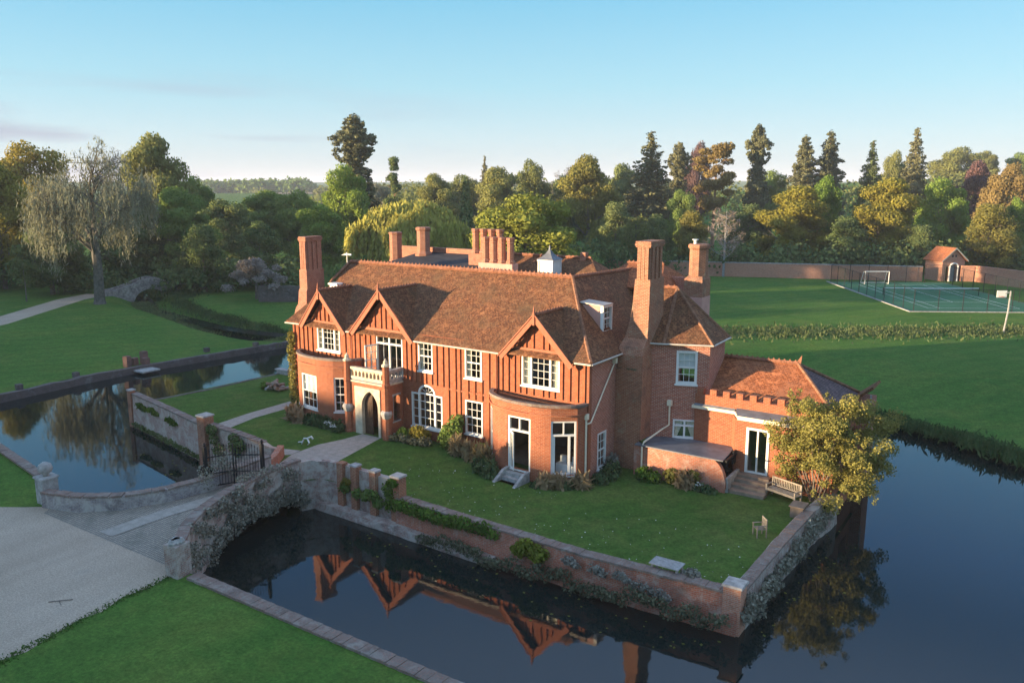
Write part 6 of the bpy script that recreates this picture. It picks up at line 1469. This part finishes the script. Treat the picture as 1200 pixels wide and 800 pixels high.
        bb=[((x,y,5.0-.17*(x*x+y*y)*1.0+random.uniform(-1.6,.1)),(random.uniform(.5,1.0),random.uniform(.5,1.0),random.uniform(.4,.7))) for (x,y,_),_r in bb]
        bb=[(c,s) for c,s in bb if c[2]>.8]
        foliage('crown',bb,5200,.22,L['blossom'],t,shell=.4); limbs(MB(),4.4,3.4,.22,7,.2,.8).build('trunk',M['bark'],t,uv=False)
    elif kind=='sapling':
        h,r=6.5,1.4; bb=[((random.uniform(-.9,.9),random.uniform(-.9,.9),random.uniform(2.6,6)),(.6,.6,.6)) for _ in range(14)]
        foliage('crown',bb,900,.22,L['dark'],t); MB().tube([(0,0,-.3),(.1,0,2.5),(0,0,5.6)],[.12,.08,.02],6).build('trunk',M['greybark'],t,uv=False)
    PROTO[kind]=(t,h,r); return PROTO[kind]
NAMES={'weeping':('weeping_tree','tree'),'broad':('broadleaf_tree','tree'),'broad2':('broadleaf_tree','tree'),'twiggy':('bare_tree','tree'),'yew':('yew_tree','tree'),'blossom':('blossom_tree','tree'),
 'sapling':('young_tree','tree'),'seqcol':('redwood_tree','tree'),'seqround':('redwood_tree','tree'),'seqcone':('redwood_tree','tree'),'pine':('pine_tree','tree'),'pine2':('pine_tree','tree'),'willow':('willow_tree','tree'),'cypress':('cypress_tree','tree'),'birch':('birch_tree','tree'),'bare':('bare_tree','tree')}
GROUPS={'broadleaf_tree':'broadleaf trees around the grounds','redwood_tree':'redwoods on the skyline','yew_tree':'dark evergreens behind the walls','willow_tree':'willows behind the house','pine_tree':'pines in the wood','bare_tree':'leafless trees'}
TREES=[
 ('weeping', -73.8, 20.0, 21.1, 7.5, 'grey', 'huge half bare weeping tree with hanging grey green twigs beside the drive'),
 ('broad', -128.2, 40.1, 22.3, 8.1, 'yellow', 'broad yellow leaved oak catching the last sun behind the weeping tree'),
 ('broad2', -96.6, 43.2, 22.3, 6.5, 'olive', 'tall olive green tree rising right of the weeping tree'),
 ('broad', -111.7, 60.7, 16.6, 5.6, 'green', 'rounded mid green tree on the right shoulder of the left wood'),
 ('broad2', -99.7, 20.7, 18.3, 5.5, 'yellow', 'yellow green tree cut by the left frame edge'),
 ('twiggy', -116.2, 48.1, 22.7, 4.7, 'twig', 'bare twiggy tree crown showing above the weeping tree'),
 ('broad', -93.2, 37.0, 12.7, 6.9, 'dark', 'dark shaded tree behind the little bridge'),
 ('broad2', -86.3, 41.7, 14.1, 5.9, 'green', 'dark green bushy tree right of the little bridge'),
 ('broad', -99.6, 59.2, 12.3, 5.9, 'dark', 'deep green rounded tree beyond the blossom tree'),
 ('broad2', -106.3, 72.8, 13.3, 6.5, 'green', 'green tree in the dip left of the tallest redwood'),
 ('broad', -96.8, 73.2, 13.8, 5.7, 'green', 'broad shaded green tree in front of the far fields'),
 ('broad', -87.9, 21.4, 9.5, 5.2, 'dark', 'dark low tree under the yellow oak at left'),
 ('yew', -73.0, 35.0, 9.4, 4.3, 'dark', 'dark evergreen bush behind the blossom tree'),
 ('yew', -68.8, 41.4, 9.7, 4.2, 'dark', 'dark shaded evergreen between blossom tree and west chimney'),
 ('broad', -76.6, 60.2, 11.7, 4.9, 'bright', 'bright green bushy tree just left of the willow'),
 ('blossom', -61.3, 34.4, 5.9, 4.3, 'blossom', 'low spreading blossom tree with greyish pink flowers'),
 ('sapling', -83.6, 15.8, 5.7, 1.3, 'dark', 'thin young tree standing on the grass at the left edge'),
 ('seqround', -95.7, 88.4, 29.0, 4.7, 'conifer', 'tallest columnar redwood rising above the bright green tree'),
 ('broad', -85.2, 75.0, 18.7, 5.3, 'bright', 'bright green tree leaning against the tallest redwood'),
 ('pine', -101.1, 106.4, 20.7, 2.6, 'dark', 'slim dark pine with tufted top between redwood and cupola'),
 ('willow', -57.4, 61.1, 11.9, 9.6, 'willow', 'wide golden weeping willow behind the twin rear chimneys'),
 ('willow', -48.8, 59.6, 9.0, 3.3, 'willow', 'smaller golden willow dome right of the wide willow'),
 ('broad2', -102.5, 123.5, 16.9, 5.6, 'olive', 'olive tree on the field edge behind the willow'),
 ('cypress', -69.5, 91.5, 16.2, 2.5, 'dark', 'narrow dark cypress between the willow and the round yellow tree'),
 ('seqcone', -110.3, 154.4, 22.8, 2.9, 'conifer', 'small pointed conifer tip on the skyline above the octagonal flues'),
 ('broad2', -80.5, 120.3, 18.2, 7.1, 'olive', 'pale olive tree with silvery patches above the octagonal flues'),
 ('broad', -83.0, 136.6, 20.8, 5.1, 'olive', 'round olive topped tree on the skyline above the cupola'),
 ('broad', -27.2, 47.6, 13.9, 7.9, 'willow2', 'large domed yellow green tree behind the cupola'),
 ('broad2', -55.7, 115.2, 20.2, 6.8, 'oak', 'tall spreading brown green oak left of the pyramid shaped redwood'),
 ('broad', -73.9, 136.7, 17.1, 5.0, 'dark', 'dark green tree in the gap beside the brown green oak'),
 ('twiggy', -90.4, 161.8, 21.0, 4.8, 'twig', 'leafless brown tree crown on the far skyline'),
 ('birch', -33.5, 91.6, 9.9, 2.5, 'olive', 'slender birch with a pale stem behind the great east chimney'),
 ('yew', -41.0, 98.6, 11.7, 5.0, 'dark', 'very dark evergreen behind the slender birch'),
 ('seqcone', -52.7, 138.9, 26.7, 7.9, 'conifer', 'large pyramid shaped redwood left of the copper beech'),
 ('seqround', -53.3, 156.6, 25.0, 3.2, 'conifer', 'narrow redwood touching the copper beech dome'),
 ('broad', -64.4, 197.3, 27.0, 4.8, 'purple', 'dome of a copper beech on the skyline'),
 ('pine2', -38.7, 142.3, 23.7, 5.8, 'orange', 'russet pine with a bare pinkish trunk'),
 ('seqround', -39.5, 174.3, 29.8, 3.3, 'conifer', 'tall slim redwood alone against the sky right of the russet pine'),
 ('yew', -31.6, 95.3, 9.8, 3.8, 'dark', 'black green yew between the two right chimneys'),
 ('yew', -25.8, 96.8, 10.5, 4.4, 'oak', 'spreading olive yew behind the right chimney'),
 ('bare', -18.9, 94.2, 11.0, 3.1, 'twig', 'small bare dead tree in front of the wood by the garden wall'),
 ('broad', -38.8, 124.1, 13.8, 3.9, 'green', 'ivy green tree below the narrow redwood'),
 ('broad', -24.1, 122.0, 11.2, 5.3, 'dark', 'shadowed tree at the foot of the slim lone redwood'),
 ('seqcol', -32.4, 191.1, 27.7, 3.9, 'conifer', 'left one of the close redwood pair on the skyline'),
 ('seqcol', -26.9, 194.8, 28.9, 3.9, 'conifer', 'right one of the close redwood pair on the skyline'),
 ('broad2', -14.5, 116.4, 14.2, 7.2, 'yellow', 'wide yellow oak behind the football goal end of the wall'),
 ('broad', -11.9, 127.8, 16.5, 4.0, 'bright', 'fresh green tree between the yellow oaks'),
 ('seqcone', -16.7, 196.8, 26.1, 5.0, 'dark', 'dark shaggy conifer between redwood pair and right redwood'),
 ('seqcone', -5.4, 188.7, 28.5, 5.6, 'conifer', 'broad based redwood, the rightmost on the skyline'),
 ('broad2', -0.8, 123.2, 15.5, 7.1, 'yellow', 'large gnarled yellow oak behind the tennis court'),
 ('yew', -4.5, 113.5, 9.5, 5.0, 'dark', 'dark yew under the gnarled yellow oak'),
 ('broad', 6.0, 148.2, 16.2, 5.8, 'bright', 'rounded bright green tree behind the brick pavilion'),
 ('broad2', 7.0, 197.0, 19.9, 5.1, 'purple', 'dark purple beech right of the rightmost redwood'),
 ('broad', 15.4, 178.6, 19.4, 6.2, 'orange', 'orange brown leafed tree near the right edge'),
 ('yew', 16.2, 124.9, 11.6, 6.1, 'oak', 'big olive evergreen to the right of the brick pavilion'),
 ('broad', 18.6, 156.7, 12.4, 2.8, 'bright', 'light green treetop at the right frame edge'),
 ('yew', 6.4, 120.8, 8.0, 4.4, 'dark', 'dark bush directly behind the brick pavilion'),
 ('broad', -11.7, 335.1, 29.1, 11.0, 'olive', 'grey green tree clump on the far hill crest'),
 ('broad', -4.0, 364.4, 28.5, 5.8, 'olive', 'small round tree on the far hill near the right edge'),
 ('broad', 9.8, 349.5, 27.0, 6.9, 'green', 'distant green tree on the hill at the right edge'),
 ('broad', -41.6, 194.6, 18.6, 6.2, 'green', 'pale distant tree between the slim redwood and the redwood pair'),
 ('broad', -16.0, 223.8, 24.2, 4.5, 'olive', 'round olive crown between dark conifer and right redwood'),
 ('broad2', -68.2, 158.7, 19.5, 5.8, 'dark', 'dark tree left of the pyramid shaped redwood'),
 ('broad', -117.9, 155.3, 17.5, 7.5, 'olive', 'distant olive tree on the skyline right of the slim pine'),
 ('broad', -132.4, 133.6, 15.2, 5.8, 'grey', 'grey green distant tree right of the tallest redwood'),
]
used=set()
for i,(kind,x,y,h,r,lm,lab) in enumerate(TREES):
    t,h0,r0=proto(kind)
    zb=hill(x,y)-.1
    s=(r/r0,r/r0,(h-zb)/h0)
    if kind in used: o=copy_tree(t,(x,y,zb),i*1.7,s)
    else:
        o=t; used.add(kind); o.location=(x,y,zb); o.scale=s; o.rotation_euler=(0,0,i*1.7)
    nm,cat=NAMES[kind]; o.name=nm; tag(o,lab,cat,GROUPS.get(nm))
    for c in o.children:
        if c.name.startswith('crown'):
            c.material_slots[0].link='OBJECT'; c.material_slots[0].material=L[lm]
# distant woods that read as one mass
def wood(name,label,items,n,size,m,**k):
    return tag(foliage(name,items,n,size,L[m],**k),label,'wood',kind='stuff')
cam_uv=lambda px,D:(27.04+(.83026*(px-600)/960*D)+(-.55738)*D, -36.39+(.55738*(px-600)/960*D)+.83026*D)
def belt(px0,px1,D0,D1,top,hspan,n,rad):
    out=[]
    for i in range(n):
        D=random.uniform(D0,D1); x,y=cam_uv(random.uniform(px0,px1),D); zb=hill(x,y); h=top+random.uniform(-hspan,hspan*.4); r=rad*random.uniform(.7,1.3)
        out.append(((x,y,zb+h-r*.8),(r,r,r*.8)))
        out.append(((x+random.uniform(-2,2),y,zb+h*.45),(r*1.15,r*1.15,h*.4)))
    return out
wood('distant_woodland','mixed wood filling the distance behind the redwoods',belt(430,1290,255,320,15.5,2.5,120,5.0),26000,1.0,'olive')
wood('distant_woodland','shaded wood filling the valley behind the left trees',belt(-140,385,185,235,11.5,2.5,70,5.0),15000,.9,'green')
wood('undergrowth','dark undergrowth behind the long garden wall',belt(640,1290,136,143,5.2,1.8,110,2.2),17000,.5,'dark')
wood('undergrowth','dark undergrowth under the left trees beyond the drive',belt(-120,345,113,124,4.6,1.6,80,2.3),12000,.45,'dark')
wood('undergrowth','shrubs hiding the ground behind the house',belt(380,700,112,135,4.5,1.5,60,2.3),9000,.5,'green')
wood('horizon_wood','long dark wood on the horizon hill left of the tallest redwood',belt(238,370,860,960,17,1.5,60,11),9000,3.2,'green')
wood('far_hedgerows','hedges and trees dotted over the far fields on the horizon',belt(-200,1400,620,1500,8,2.5,110,7)+belt(372,720,420,520,7,2,40,5),15000,2.6,'olive')
def fieldpatch(name,px,D,w_,d_,m):
    x,y=cam_uv(px,D); c=[]
    mb=MB(); n=6
    for i in range(n):
        for j in range(n):
            q=[]
            for a,b in ((i,j),(i+1,j),(i+1,j+1),(i,j+1)):
                lx=(a/n-.5)*w_; ly=(b/n-.5)*d_; X=x+.83*lx-.557*ly; Y=y+.557*lx+.83*ly; q.append((X,Y,hill(X,Y)+.25))
            mb.quad(*q)
    return struct(mb.build(name,m,uv=False))
M['stubble']=mat_plain('stubble_field',(0.30,0.22,0.12),1.0,.2,.01)
fieldpatch('stubble_field',385,760,60,200,M['stubble']); fieldpatch('crop_field',500,650,120,160,M['farfield']); fieldpatch('crop_field',1170,400,110,90,M['field'])
# tall shelter belt behind the viewpoint: it throws the evening shade over the lawns
bb=[]; pv_=(.7509,-.6604); bcx,bcy=-96.4,-105.0
def beltH(w_):
    if w_<-52: return 15.6
    if w_<-35: return 17.6
    if w_<-12: return 15.5
    if w_<9: return 13.7
    return 14.0
x=-105.0
while x<55:
    H=beltH(x)+random.uniform(-.9,.9)
    for k in range(3):
        o=random.uniform(-3,3); X,Y=bcx+pv_[0]*x+.66*o,bcy+pv_[1]*x+.75*o
        r=random.uniform(1.8,2.6); bb.append(((X,Y,H-r),(r,r,r)))
        bb.append(((X,Y,H*.4),(2.6,2.6,H*.42)))
    x+=1.8
wood('shelter_belt','tall shelter belt of trees outside the picture toward the setting sun',bb,26000,1.3,'dark',shell=.35)

# ---------------------------------------------------------------- evening haze over the whole place
hm = bpy.data.materials.new('haze'); hm.use_nodes = True; n = hm.node_tree; n.nodes.clear()
o = n.nodes.new('ShaderNodeOutputMaterial'); v = n.nodes.new('ShaderNodeVolumePrincipled'); v.inputs['Color'].default_value = (0.80, 0.85, 0.95, 1); v.inputs['Density'].default_value = 0.0002; v.inputs['Anisotropy'].default_value = 0.0
n.links.new(v.outputs[0], o.inputs['Volume'])
hz = MB(); hz.box(-6200, 6200, -6200, 6200, -4.5, 60); ho = hz.build('haze', hm, uv=False); ho['kind'] = 'stuff'; ho['label'] = 'thin evening haze'
